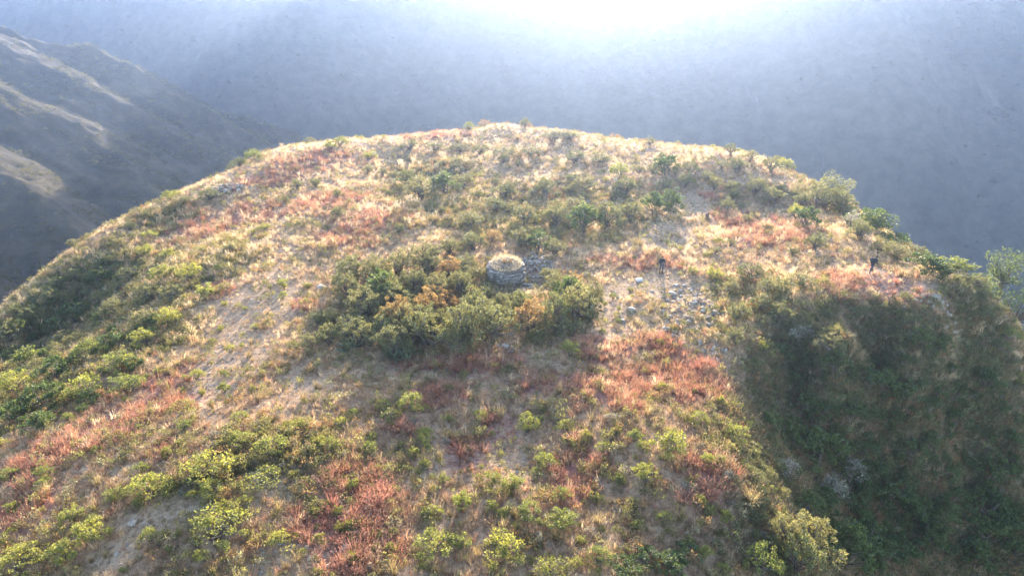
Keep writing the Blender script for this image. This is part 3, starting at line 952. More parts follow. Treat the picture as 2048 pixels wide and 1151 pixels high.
# --- shrubs that stand out in the photograph: foot pixel, height, width (metres)
for px, py, h, w in [(1140, 712, 1.45, 1.8), (825, 822, 1.6, 2.0), (1055, 862, 1.5, 1.9), (1340, 905, 1.5, 2.6), (1290, 960, 1.2, 1.8), (440, 1075, 1.9, 3.6), (430, 945, 1.5, 3.2), (300, 990, 1.4, 2.6), (425, 995, 1.2, 1.8),
                     (545, 905, 1.3, 2.2), (480, 890, 1.1, 1.8), (520, 965, 0.9, 2.6), (960, 838, 0.9, 1.1), (1130, 862, 1.0, 1.4), (1092, 935, 1.1, 1.7), (1025, 980, 1.2, 1.7), (920, 1022, 1.3, 1.5), (1120, 1052, 1.2, 2.1),
                     (870, 1110, 1.5, 2.6), (1010, 1112, 1.5, 2.5), (1060, 1040, 1.2, 1.9), (920, 1095, 1.0, 1.6), (1330, 1045, 0.8, 1.2), (1400, 848, 1.0, 1.3), (1470, 880, 1.3, 1.9), (1440, 812, 0.9, 1.0), (1325, 780, 0.7, 0.9),
                     (1415, 930, 0.9, 1.1), (1525, 700, 0.9, 1.2), (785, 840, 0.9, 1.7), (850, 885, 0.8, 1.2), (740, 905, 0.8, 1.2), (395, 758, 0.9, 1.5), (255, 785, 1.6, 3.0), (145, 800, 1.1, 1.6), (560, 1088, 0.9, 1.2), (300, 1080, 0.9, 1.0),
                     (45, 1135, 1.4, 2.6), (130, 1120, 1.2, 2.0), (190, 1075, 1.3, 2.2), (150, 1040, 1.0, 1.6), (90, 955, 0.9, 1.3), (530, 462, 1.0, 1.6), (505, 470, 0.8, 1.2), (590, 395, 0.6, 1.1), (1125, 1000, 0.9, 1.3), (985, 968, 0.9, 1.3),
                     (1205, 900, 0.8, 1.1), (1270, 880, 0.8, 1.1), (1170, 880, 0.8, 1.1), (660, 900, 1.0, 1.5), (600, 860, 0.9, 1.5), (640, 1085, 0.7, 0.9), (1240, 965, 0.7, 1.0), (1190, 1000, 0.7, 1.0), (1285, 900, 0.8, 1.2), (700, 1060, 0.7, 0.9),
                     (20, 960, 0.9, 1.4), (370, 860, 0.9, 1.2), (230, 1000, 0.9, 1.5), (490, 1010, 0.7, 1.0), (985, 1020, 0.7, 0.9), (780, 1105, 0.7, 0.9), (1200, 1125, 1.0, 1.6), (1100, 1148, 1.0, 2.0), (1400, 1010, 0.7, 0.9)]:
    place(px, py, 'green', h * 0.98, w * 0.98)
# --- the tall olive and rust mass around the tower
for px, py, h, w, k in [(735, 640, 3.0, 3.4, 'olive'), (770, 610, 3.0, 3.0, 'dark'), (700, 600, 2.4, 2.6, 'olive'), (800, 660, 2.8, 2.6, 'rust'), (860, 640, 3.0, 2.8, 'rust'), (850, 690, 3.0, 3.0, 'olive'), (930, 690, 3.4, 3.4, 'olive'),
                        (990, 680, 3.3, 3.6, 'olive'), (950, 640, 2.7, 2.6, 'olive'), (1060, 670, 3.0, 3.2, 'rust'), (1040, 640, 2.4, 2.4, 'olive'), (1110, 660, 3.2, 3.0, 'olive'), (1150, 650, 3.4, 3.0, 'olive'), (1175, 620, 2.6, 2.4, 'olive'),
                        (1130, 610, 2.6, 2.6, 'dark'), (1110, 590, 2.0, 2.2, 'olive'), (830, 590, 2.4, 2.6, 'olive'), (880, 600, 2.4, 2.4, 'rust'), (920, 590, 2.2, 2.4, 'olive'), (900, 560, 2.2, 2.4, 'rust'), (860, 550, 2.2, 2.6, 'olive'),
                        (800, 550, 2.4, 3.0, 'olive'), (750, 560, 2.4, 2.8, 'olive'), (930, 545, 1.8, 2.2, 'olive'), (700, 680, 1.9, 2.2, 'olive'), (660, 690, 1.6, 2.0, 'olive'), (770, 690, 2.2, 2.4, 'olive'), (1080, 500, 2.0, 2.6, 'dark'),
                        (1040, 490, 1.8, 2.2, 'olive'), (985, 490, 1.6, 2.0, 'rust'), (945, 500, 1.8, 2.4, 'olive'), (1110, 510, 1.6, 2.2, 'rust'), (900, 510, 1.8, 2.2, 'olive'), (1150, 580, 1.8, 1.8, 'rust'), (640, 650, 1.2, 1.8, 'olive'), (620, 700, 1.3, 1.8, 'olive')]:
    place(px, py, k if (k != 'rust' or RNG.uniform() < 0.75) else 'olive', h * 1.2, w * 1.2)
fill('olive', [(640, 620), (700, 560), (830, 510), (940, 560), (940, 700), (860, 715), (640, 700)], 30, 1.5, 3.2, 0.33)
fill('olive', [(960, 610), (1100, 610), (1100, 690), (960, 700)], 9, 1.3, 2.0, 0.33)
fill('olive', [(940, 470), (1120, 470), (1130, 500), (940, 500)], 8, 1.0, 1.8, 0.35)
fill('olive', [(1110, 610), (1190, 590), (1180, 680), (1090, 680)], 8, 1.4, 2.6, 0.35)
fill('rust', [(800, 560), (930, 590), (930, 690), (860, 690)], 6, 1.4, 2.6, 0.35)
# --- clumps across the upper plateau and along the crest
for px, py, h, w, k in [(840, 400, 3.0, 4.5, 'olive'), (890, 390, 3.0, 4.0, 'dark'), (815, 375, 2.4, 3.2, 'olive'), (930, 380, 2.4, 3.0, 'olive'), (990, 425, 2.0, 3.0, 'olive'), (940, 455, 2.0, 3.4, 'olive'), (1050, 450, 2.4, 3.2, 'olive'),
                        (1110, 450, 2.6, 3.2, 'olive'), (1170, 465, 3.2, 4.0, 'dark'), (1215, 455, 3.0, 3.6, 'olive'), (1260, 440, 2.4, 3.0, 'olive'), (1310, 430, 2.8, 3.2, 'dark'), (1340, 425, 2.8, 2.6, 'dark'), (1150, 430, 2.2, 3.0, 'olive'),
                        (1010, 395, 2.0, 3.2, 'olive'), (1090, 390, 2.2, 3.4, 'olive'), (1170, 385, 2.2, 3.2, 'olive'), (1250, 390, 2.4, 3.2, 'olive'), (1240, 360, 2.2, 3.2, 'green'), (1330, 350, 2.8, 3.6, 'dark'), (1380, 350, 2.0, 2.6, 'olive'),
                        (1330, 385, 1.9, 2.4, 'olive'), (1370, 375, 2.0, 2.6, 'olive'), (1430, 380, 1.8, 2.2, 'olive'), (1465, 390, 1.8, 2.2, 'olive'), (1475, 345, 2.2, 2.6, 'olive'), (1510, 390, 2.2, 3.0, 'olive'), (1545, 410, 2.4, 2.8, 'olive'),
                        (1600, 410, 1.5, 2.0, 'olive'), (1610, 455, 2.4, 3.0, 'dark'), (1590, 440, 1.8, 2.4, 'green'), (1540, 345, 2.2, 2.8, 'olive'), (1600, 350, 2.0, 2.8, 'olive'), (1500, 325, 1.8, 2.2, 'olive'), (1660, 385, 2.8, 3.4, 'olive'),
                        (1640, 420, 3.0, 3.6, 'olive'), (1680, 425, 3.0, 3.2, 'olive'), (1700, 460, 2.0, 2.4, 'silver'), (1720, 480, 2.2, 2.4, 'olive'), (820, 300, 1.6, 3.6, 'olive'), (870, 303, 1.6, 3.2, 'olive'), (920, 305, 1.5, 3.0, 'olive'),
                        (1010, 318, 1.9, 4.0, 'olive'), (1060, 315, 1.7, 3.6, 'olive'), (1110, 282, 1.8, 6.0, 'olive'), (1140, 282, 1.6, 3.6, 'olive'), (960, 310, 1.8, 3.0, 'olive'), (1150, 325, 1.8, 3.4, 'olive'), (1200, 330, 1.7, 3.2, 'olive'),
                        (680, 292, 1.4, 2.4, 'green'), (660, 300, 1.2, 2.0, 'green'), (505, 325, 1.9, 2.8, 'green'), (480, 335, 1.6, 2.6, 'olive'), (740, 320, 1.3, 2.6, 'green'), (1300, 292, 1.4, 2.0, 'olive'), (1570, 312, 2.6, 1.6, 'green'),
                        (1460, 310, 1.7, 2.2, 'olive'), (430, 345, 1.3, 2.2, 'olive'), (380, 372, 1.3, 2.0, 'green'), (330, 395, 1.2, 2.0, 'olive'), (420, 400, 1.6, 3.2, 'olive'), (370, 410, 1.4, 2.6, 'olive'), (460, 505, 1.1, 1.5, 'olive')]:
    place(px, py, k, h * 1.15, w * 1.1)
# --- the left shoulder's thicket
for px, py, h, w, k in [(330, 560, 1.8, 3.2, 'green'), (380, 560, 1.9, 2.8, 'green'), (300, 600, 2.0, 3.0, 'olive'), (350, 600, 2.0, 3.0, 'olive'), (410, 600, 1.7, 2.6, 'green'), (260, 560, 1.8, 3.0, 'olive'), (230, 630, 1.8, 2.8, 'olive'),
                        (300, 650, 1.6, 2.4, 'olive'), (340, 650, 1.8, 2.2, 'green'), (290, 690, 1.6, 2.4, 'green'), (230, 700, 1.9, 2.8, 'dark'), (180, 720, 2.0, 2.8, 'green'), (130, 690, 1.7, 2.6, 'olive'), (60, 730, 2.0, 3.0, 'green'),
                        (110, 760, 2.1, 3.2, 'dark'), (30, 790, 2.2, 3.4, 'green'), (90, 810, 2.0, 3.0, 'dark'), (170, 790, 1.8, 2.6, 'green'), (20, 850, 2.0, 3.0, 'dark'), (80, 860, 1.6, 2.6, 'dark'), (240, 740, 1.6, 2.6, 'green'),
                        (300, 480, 1.3, 2.2, 'green'), (290, 510, 1.4, 2.4, 'green'), (340, 520, 1.4, 2.2, 'green'), (150, 560, 1.5, 2.4, 'olive'), (100, 600, 1.5, 2.4, 'olive'), (60, 640, 1.6, 2.6, 'olive'), (200, 560, 1.5, 2.6, 'dark'),
                        (160, 630, 1.5, 2.6, 'dark'), (110, 660, 1.5, 2.4, 'dark'), (220, 490, 1.3, 2.2, 'olive'), (260, 460, 1.2, 2.0, 'olive'), (20, 680, 1.8, 2.8, 'olive')]:
    place(px, py, k, h, w)
# --- the right-hand shoulder and the shaded bank
for px, py, h, w, k in [(1500, 560, 1.9, 3.0, 'olive'), (1460, 590, 1.6, 2.2, 'olive'), (1540, 590, 2.0, 3.0, 'olive'), (1475, 640, 1.8, 2.4, 'olive'), (1520, 620, 1.6, 2.2, 'olive'), (1560, 640, 1.8, 2.4, 'olive'), (1600, 580, 1.7, 2.6, 'olive'),
                        (1470, 690, 1.6, 2.0, 'olive'), (1430, 560, 1.4, 1.8, 'green'), (1385, 550, 1.0, 1.2, 'green'), (1600, 680, 1.5, 2.4, 'silver'), (1660, 700, 1.6, 2.6, 'olive'), (1720, 690, 1.4, 2.4, 'olive'), (1560, 720, 1.6, 2.4, 'dark'),
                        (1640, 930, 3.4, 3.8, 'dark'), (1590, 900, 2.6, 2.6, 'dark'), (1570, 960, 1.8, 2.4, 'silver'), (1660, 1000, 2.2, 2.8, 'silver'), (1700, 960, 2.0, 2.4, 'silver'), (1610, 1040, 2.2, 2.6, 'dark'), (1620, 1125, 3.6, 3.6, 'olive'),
                        (1690, 1140, 4.0, 3.6, 'dark'), (1570, 1110, 3.2, 2.6, 'olive'), (1590, 1150, 3.4, 2.8, 'olive'), (1290, 1130, 1.0, 2.2, 'dark'), (1340, 1142, 1.1, 2.2, 'dark'), (1250, 1150, 0.9, 2.0, 'dark'), (1372, 1115, 0.9, 1.8, 'dark'), (1520, 1145, 2.0, 2.2, 'green'), (1500, 1010, 1.4, 1.6, 'straw'), (1535, 855, 1.5, 1.8, 'dark'), (1800, 800, 2.0, 3.0, 'dark'), (1900, 850, 2.0, 3.0, 'dark'),  # four low dark shrubs by the bottom edge added for a hollow's shade
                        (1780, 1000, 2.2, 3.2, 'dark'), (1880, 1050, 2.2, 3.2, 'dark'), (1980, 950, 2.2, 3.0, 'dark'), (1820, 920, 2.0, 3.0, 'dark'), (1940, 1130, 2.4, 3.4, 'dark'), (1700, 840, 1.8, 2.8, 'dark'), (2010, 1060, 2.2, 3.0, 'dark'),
                        (1790, 1120, 2.2, 3.0, 'dark'), (1760, 505, 1.6, 2.0, 'olive'), (1790, 520, 1.9, 2.8, 'olive'), (1850, 548, 2.2, 3.6, 'dark'), (1880, 556, 1.6, 2.2, 'dark'), (1960, 600, 1.2, 2.0, 'olive'), (2010, 680, 1.5, 2.2, 'green'),
                        (2030, 640, 1.6, 2.2, 'green'), (1990, 700, 1.5, 2.2, 'olive'), (2040, 770, 1.5, 2.0, 'green')]:
    place(px, py, k, h, w)
for px, py, h, w in [(968, 596, 1.3, 1.8), (1002, 604, 1.0, 1.6), (1040, 600, 1.1, 1.8), (1100, 560, 1.5, 2.0), (962, 560, 1.5, 2.0)]:
    place(px, py, 'olive', h, w)
place(1267, 523, 'dark', 0.85, 0.55)
# --- agaves with arching grey leaves beneath the mass
for px, py in [(735, 668), (790, 715), (815, 722), (720, 640), (700, 700)]:
    place(px, py, 'agave', 1.15)
# --- fill
fill('green', [(0, 870), (380, 720), (640, 840), (830, 780), (960, 860), (1480, 700), (1480, 1000), (1480, 1151), (0, 1151)], 150, 0.35, 0.85)
fill('green', [(420, 460), (640, 560), (620, 820), (320, 800), (420, 620)], 34, 0.35, 0.9)
fill('green', [(1220, 500), (1460, 460), (1440, 700), (1190, 700)], 26, 0.3, 0.8)
fill('olive', [(600, 320), (1300, 300), (1560, 350), (1640, 520), (1420, 520), (1330, 400), (800, 470), (560, 420)], 95, 0.6, 2.0, 0.45)
fill('silver', [(560, 780), (1500, 780), (1540, 1151), (560, 1151)], 36, 0.35, 0.8)
fill('silver', [(330, 700), (640, 700), (560, 1000), (350, 1000)], 12, 0.35, 0.7)
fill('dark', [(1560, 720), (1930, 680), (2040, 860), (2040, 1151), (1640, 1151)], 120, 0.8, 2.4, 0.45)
fill('olive', [(1940, 610), (2046, 690), (2046, 860), (1980, 800)], 26, 0.5, 1.4, 0.4)
fill('olive', [(1470, 760), (1530, 760), (1570, 1000), (1600, 1151), (1520, 1151), (1490, 960)], 22, 0.5, 1.3, 0.4)
fill('olive', [(1480, 640), (1900, 620), (1900, 760), (1560, 760)], 34, 0.5, 1.3, 0.5)
fill('olive', [(0, 650), (300, 425), (420, 400), (300, 560), (60, 780)], 75, 0.6, 1.6, 0.45)
fill('dark', [(0, 700), (200, 520), (280, 520), (250, 600), (60, 780)], 24, 0.6, 1.4, 0.45)
fill('dark', [(0, 780), (200, 600), (330, 640), (260, 800), (0, 900)], 24, 0.7, 1.5, 0.5)
# shrubs and grass that break the skyline of the rim
for i in range(len(rim) - 1):
    a, b = rim[i], rim[i + 1]
    L = np.linalg.norm(b - a)
    for k in range(max(2, int(L / 1.7))):
        f = RNG.uniform(); off = RNG.normal() * 1.4
        nrm = unit(a[:2] - cen)
        xy = a[:2] + (b[:2] - a[:2]) * f + nrm * off
        kind = RNG.choice(['olive', 'straw', 'green', 'rust', 'plume'], p=[0.48, 0.29, 0.13, 0.08, 0.02])
        hh = RNG.uniform(0.5, 1.0) if kind in ('straw', 'plume') else 0.45 + 1.6 * RNG.uniform() ** 2
        place_at(np.array([xy[0], xy[1], float(hz(xy[0], xy[1]))]), kind, hh, KINDS[kind][5] * hh * RNG.uniform(1.0, 1.7))
# red tufts inside the red patches
for cx, cy, rx_e, ry_e in RED:
    area = rx_e * ry_e
    k = max(3, int(area / 520))
    fill('red', [(cx - rx_e, cy), (cx - rx_e * .6, cy - ry_e * .8), (cx, cy - ry_e), (cx + rx_e * .7, cy - ry_e * .7), (cx + rx_e, cy), (cx + rx_e * .6, cy + ry_e * .8), (cx, cy + ry_e), (cx - rx_e * .7, cy + ry_e * .7)], min(k, 8), 0.5, 0.95, 0.45, (1.0, 1.8))
fill('straw', [(0, 900), (400, 650), (640, 500), (1380, 480), (1900, 560), (1520, 700), (1520, 1151), (0, 1151)], 150, 0.45, 1.0, 0.5)
fill('straw', [(560, 320), (1300, 290), (1640, 420), (1600, 520), (700, 520), (420, 440)], 60, 0.6, 1.1, 0.5)
fill('plume', [(740, 290), (1000, 262), (1320, 290), (1420, 330), (1340, 420), (800, 350)], 36, 0.9, 1.6, 0.5)
fill('plume', [(760, 430), (820, 380), (880, 450), (780, 470)], 8, 0.9, 1.4, 0.4)
fill('plume', [(440, 500), (560, 490), (560, 540), (440, 530)], 8, 0.7, 1.1, 0.4)

# ------------------------------------------------------------------ trees
def tree(px, py_top, t_depth, spread, seed, mat, label, clump_r=0.55, n_clumps=16, per=70, leaf=0.16, bare=0.45):
    d = ray(px, py_top)
    top = d * t_depth
    g = float(hz(top[0], top[1])); H = float(top[2] - g)
    rng = np.random.default_rng(seed)
    o = link('tree', None, None, (top[0], top[1], g - 0.1)); o.empty_display_size = 0.3
    paths, C, D = [], [], []
    fork = np.array([rng.normal() * 0.15, rng.normal() * 0.15, H * bare])
    paths.append((bend((0, 0, -0.3), fork, rng, 0.05, 6), 0.035 * H + 0.03, 0.022 * H + 0.015))
    for i in range(n_clumps):
        th = 2.4 * i + rng.normal() * 0.4; f = (i + 0.5) / n_clumps
        rr = spread * 0.5 * math.sqrt(rng.uniform(0.1, 1)) * (1.05 - 0.35 * abs(f - 0.45))
        e = np.array([rr * math.cos(th), rr * math.sin(th), H * (bare * 1.0 + (0.97 - bare) * f * rng.uniform(0.85, 1.03))])
        paths.append((bend(fork * rng.uniform(0.75, 1.0), e, rng, 0.12, 5), 0.012 * H + 0.012, 0.008))
        k = int(per * rng.uniform(0.7, 1.3))
        gpt = unit(rng.normal(size=(k, 3))) * (rng.uniform(0.2, 1, (k, 1)) ** 0.5) * clump_r * rng.uniform(0.7, 1.3)
        gpt[:, 2] *= 0.62
        C.append(e + gpt); D.append(unit(gpt + np.array([0, 0, 0.15]) + rng.normal(size=(k, 3)) * 0.4))
    v, f = leaves_np(np.concatenate(C), np.concatenate(D), leaf, rng, 0.55)
    link('crown', mesh_np('tree_crown', v, f, np.full(len(f), 4), (mat,)), o)
    sv_, sf = tubes(paths, 6)
    link('trunk', mesh_np('tree_trunk', sv_, sf, np.full(len(sf), 4), (M_BARK,), smooth=True), o)
    return tag(o, label, 'tree', 'trees along the right-hand rim')


tree(2022, 494, 70, 3.2, 1, M_TR, 'slender open-crowned tree standing highest at the right edge of the hill', 0.85, 22, 90, 0.17, 0.5)
tree(2052, 556, 69, 6.0, 2, M_DK, 'dense dark green tree below the slender tree at the right edge', 1.1, 24, 120, 0.2, 0.2)
tree(1748, 418, 78, 4.6, 3, M_DK, 'dark broad-leaved tree on the rim behind the walking person', 0.85, 22, 110, 0.22, 0.25)
tree(1785, 470, 75, 3.2, 4, M_DK, 'smaller dark tree just downhill of the broad-leaved rim tree', 0.7, 16, 100, 0.2, 0.25)
tree(1670, 352, 92, 4.6, 5, M_OL, 'grey-green tree leaning out over the rim above the plateau', 0.9, 20, 110, 0.2, 0.2)
tree(1960, 552, 66, 3.0, 6, M_TR, 'low grey-green tree between the bare nose and the slender tree', 0.7, 16, 90, 0.18, 0.2)

# ------------------------------------------------------------------ stone tower
def flat_ground(q, r):
    a = np.linspace(0, 6.283, 12)
    return float(np.min(hz(q[0] + r * np.cos(a), q[1] + r * np.sin(a))))


tq = hit(1012, 572)[0]
tower_c = np.array([tq[0], tq[1] + 1.6]); tower_r = 1.78
tower_z = flat_ground(tower_c, 1.6) + 0.05
tower = link('stone_tower', None, None, (tower_c[0], tower_c[1], tower_z)); tower.empty_display_size = 0.5
tag(tower, 'round drum-shaped ruined stone tower with dry grass growing on top', 'tower')
TH = 1.7
rng = np.random.default_rng(3)
# earth core behind the stones, sloping slightly to the camera
ang = np.linspace(0, 2 * math.pi, 40, endpoint=False)
V = []; rings = [(tower_r - 0.16, -0.4), (tower_r - 0.16, TH + 0.0), (tower_r - 0.4, TH + 0.14), (tower_r * 0.45, TH + 0.28), (0.02, TH + 0.34)]
for rr, z in rings:
    for a in ang:
        tilt = 0.20 * math.sin(a) * rr if z > 1 else 0
        V.append((rr * math.cos(a), rr * math.sin(a), z + tilt + (0.05 * rng.normal() if z > 2 else 0)))
F = []
for i in range(len(rings) - 1):
    for k in range(40):
        F.append((i * 40 + k, i * 40 + (k + 1) % 40, (i + 1) * 40 + (k + 1) % 40, (i + 1) * 40 + k))
link('earth_core', mesh_np('earth_core', np.array(V), np.array(F), np.full(len(F), 4), (M_MORTAR,), smooth=True), tower)
z = 0.0; course = 0
while z < TH:
    hh = rng.uniform(0.17, 0.34)
    a = rng.uniform(0, 1)
    end = a + 2 * math.pi
    while a < end - 0.08:
        L = rng.uniform(0.2, 0.78)
        da = L / tower_r
        am = a + da / 2
        a += da
        top_here = TH + 0.20 * math.sin(am) * tower_r + 0.09 * math.sin(3 * am + 1) - 0.06
        if z + hh * 0.5 > top_here or (z > TH - 0.5 and rng.uniform() < 0.16):
            continue
        if math.sin(am) > 0.65 and z < TH - 0.9:
            continue                                   # the far side, never seen, is covered by the bank
        s = link('stone', STONES[rng.integers(0, 9)], tower, ((tower_r - 0.12 + rng.normal() * 0.05) * math.cos(am), (tower_r - 0.12 + rng.normal() * 0.05) * math.sin(am), z + hh / 2 + rng.normal() * 0.03),
                 (rng.normal() * 0.08, rng.normal() * 0.08, am + math.pi / 2 + rng.normal() * 0.1), (L * rng.uniform(0.9, 1.04), 0.55, hh / 0.55 * rng.uniform(0.72, 1.15)))
    z += hh * 0.97; course += 1
# grass and two withered bushes on top
gv = tuft_mesh('tower_turf', 501, leafy('blade_pale_straw', (0.60, 0.48, 0.30), (0.60, 0.48, 0.30), (1.3, 1.25, 1.1), 0.5), 1500, 0.22, 1.0, 0.022, 0.4, tower_r - 0.2, 700, None, 0.07)
link('grass', gv, tower, (0, 0, TH + 0.20), (0.20, 0, 0))
for k, (dx, dy) in enumerate(((-0.18, -0.25), (0.42, -0.15))):
    link('withered_bush', SH_OR[k][2], tower, (dx, dy, TH + 0.16), (0, 0, k * 2.0), (0.42, 0.42, 0.62))


def heap(name, label, cx, cy, n, rx_m, ry_m, smin, smax, seed, pile=0.0, cat='rubble heap', ang=0.0):
    q = hit(cx, cy)[0]
    rng = np.random.default_rng(seed)
    o = link(name, None, None, tuple(q)); o.empty_display_size = 0.4
    for i in range(n):
        rr = math.sqrt(rng.uniform()); th = rng.uniform(0, 6.283)
        u, v = rr * math.cos(th) * rx_m, rr * math.sin(th) * ry_m
        dx = u * math.cos(ang) - v * math.sin(ang); dy = u * math.sin(ang) + v * math.cos(ang)
        s = smin * (smax / smin) ** (rng.uniform() ** 1.7)
        zz = float(hz(q[0] + dx, q[1] + dy)) - q[2] + s * 0.04 + pile * (1 - rr) * rng.uniform(0.3, 1)
        link('stone', STONES[rng.integers(0, 9)], o, (dx, dy, zz), (rng.normal() * 0.35, rng.normal() * 0.35, rng.uniform(0, 6.28)), (s, s * rng.uniform(0.8, 1.2), s * rng.uniform(0.8, 1.3)))
    return tag(o, label, cat)


heap('rubble_heap', 'tumbled wall stones heaped against the right side of the stone tower', 1074, 530, 120, 1.5, 3.2, 0.2, 0.55, 21, 0.9)
heap('rubble_heap', 'fallen stones spilling downhill in front of the stone tower', 1055, 566, 36, 1.2, 1.6, 0.18, 0.5, 22, 0.2)
heap('rubble_heap', 'broad grey scree of loose stones downhill of the standing person', 1388, 636, 290, 2.7, 7.4, 0.13, 0.5, 23, 0.08, 'scree')
heap('ruined_wall', 'low ruined stone wall on the left shoulder of the plateau', 458, 378, 85, 3.6, 1.5, 0.25, 0.7, 24, 0.8, 'wall', -0.12)
heap('rubble_heap', 'weathered stones cropping out at the lip of the shaded bank', 1872, 602, 34, 3.0, 0.7, 0.2, 0.55, 25, 0.15, 'rocks')
heap('rubble_heap', 'scatter of stones on the bare strip at the lower left', 590, 1110, 60, 2.2, 1.6, 0.1, 0.35, 26, 0.0, 'rocks')
heap('rubble_heap', 'grey stones lying in the tall shrubs near the crest of the plateau', 1205, 412, 30, 2.6, 2.2, 0.25, 0.7, 27, 0.5, 'rocks')
ROCKS = [(1012, 694, 0.62, 'pale rounded boulder in the shade below the tower shrubs'), (1024, 704, 0.42, 'smaller pale boulder beside the rounded one below the tower shrubs'), (996, 692, 0.4, 'pale stone half hidden left of the rounded boulder'),
         (643, 578, 0.75, 'pale boulder alone on the dry slope left of the tower'), (1263, 624, 0.85, 'dome-shaped boulder on the trail below the white box'), (1246, 644, 0.5, 'smaller boulder just downhill of the dome-shaped one'),
         (1866, 596, 1.0, 'dark boulder at the lip of the shaded bank'), (1345, 590, 0.7, 'grey boulder at the top of the scree'), (1420, 553, 0.6, 'grey boulder above the scree beside green shrubs'),
         (1330, 660, 0.55, 'pale boulder at the lower left of the scree'), (265, 1048, 0.4, 'small white stone on the bare strip at bottom left'), (690, 1100, 0.5, 'white stone in the red grass near the bottom edge')]
for px, py, s, lb in ROCKS:
    q = hit(px, py)[0]
    o = link('boulder', STONES[RNG.integers(0, 9)], None, (q[0], q[1], q[2] + s * 0.14), (RNG.normal() * 0.2, RNG.normal() * 0.2, RNG.uniform(0, 6.28)), (s, s * RNG.uniform(0.8, 1.1), s * RNG.uniform(1.0, 1.4)))
    tag(o, lb, 'boulder')

# ------------------------------------------------------------------ people
def cloth(name, c):
    return solid(name, tuple(x * 0.8 for x in c), tuple(x * 1.2 for x in c), 5.0, 0.85, 0.2, 20)


M_JACKET = cloth('jacket_black', (0.018, 0.019, 0.023)); M_TROUSER = cloth('trousers_grey', (0.085, 0.08, 0.085)); M_TROUSER2 = cloth('trousers_navy', (0.03, 0.032, 0.05))
M_SKIN = cloth('skin', (0.28, 0.16, 0.10)); M_HAIR = cloth('hair_black', (0.012, 0.010, 0.009)); M_BOOT = cloth('boot_brown', (0.045, 0.03, 0.02)); M_PACK = cloth('pack_navy', (0.02, 0.022, 0.034))
M_WHITE = solid('white_case', (0.74, 0.74, 0.72), (0.82, 0.82, 0.80), 2.0, 0.45, 0.05, 10); M_GREYP = solid('grey_plastic', (0.32, 0.32, 0.33), (0.42, 0.42, 0.43), 3.0, 0.4, 0.05, 10)
M_SCREEN = solid('screen_glass', (0.02, 0.02, 0.025), (0.03, 0.03, 0.035), 3.0, 0.1, 0.0, 10)


def body_mesh(J, E, mats, rule):
    """one skin grown over a posed skeleton. J: joint -> (position, radius); E: bones; rule(x, y, z) -> material"""
    names = list(J)
    me = bpy.data.meshes.new('body_skeleton')
    me.from_pydata([J[k][0] for k in names], [(names.index(a), names.index(b)) for a, b in E], [])
    o = bpy.data.objects.new('body_skeleton', me); COL.objects.link(o)
    md = o.modifiers.new('skin', 'SKIN'); md.use_smooth_shade = True
    sk = me.skin_vertices[0].data
    for i, k in enumerate(names):
        r = J[k][1]
        sk[i].radius = r if hasattr(r, '__len__') else (r, r)
        sk[i].use_root = (k == 'pelvis')
    ss = o.modifiers.new('sub', 'SUBSURF'); ss.levels = 2; ss.render_levels = 2
    dg = bpy.context.evaluated_depsgraph_get(); dg.update()
    out = bpy.data.meshes.new_from_object(o.evaluated_get(dg))
    bpy.data.objects.remove(o, do_unlink=True)
    out.materials.clear()
    for m in mats:
        out.materials.append(m)
    for p in out.polygons:
        p.material_index = rule(p.center); p.use_smooth = True
    return out


def limb_bones():
    E = [('pelvis', 'waist'), ('waist', 'chest'), ('chest', 'neck'), ('neck', 'jaw'), ('jaw', 'skull'), ('skull', 'crown_top'), ('jaw', 'nose')]
    for s in 'LR':
        E += [('chest', 'sh' + s), ('sh' + s, 'el' + s), ('el' + s, 'wr' + s), ('wr' + s, 'palm' + s), ('pelvis', 'hip' + s), ('hip' + s, 'kn' + s), ('kn' + s, 'an' + s), ('an' + s, 'toe' + s)]
        for f in ('th', 'f1', 'f2', 'f3', 'f4'):
            E += [('palm' + s, f + s + 'a'), (f + s + 'a', f + s + 'b')]
    return E


def hand(J, s, palm, fwd, side, up):
    palm, fwd, side, up = (np.array(v, float) for v in (palm, fwd, side, up))
    for i, f in enumerate(('f1', 'f2', 'f3', 'f4')):
        off = (i - 1.5) * 0.022; L = (0.085, 0.095, 0.088, 0.07)[i]
        a = palm + fwd * 0.06 + side * off; b = a + fwd * L * 0.6 - up * L * 0.45
        J[f + s + 'a'] = (tuple(a), 0.010); J[f + s + 'b'] = (tuple(b), 0.008)
    a = palm + side * -0.055 + fwd * 0.02; b = a + fwd * 0.045 - side * 0.01 - up * 0.01
    J['th' + s + 'a'] = (tuple(a), 0.012); J['th' + s + 'b'] = (tuple(b), 0.009)


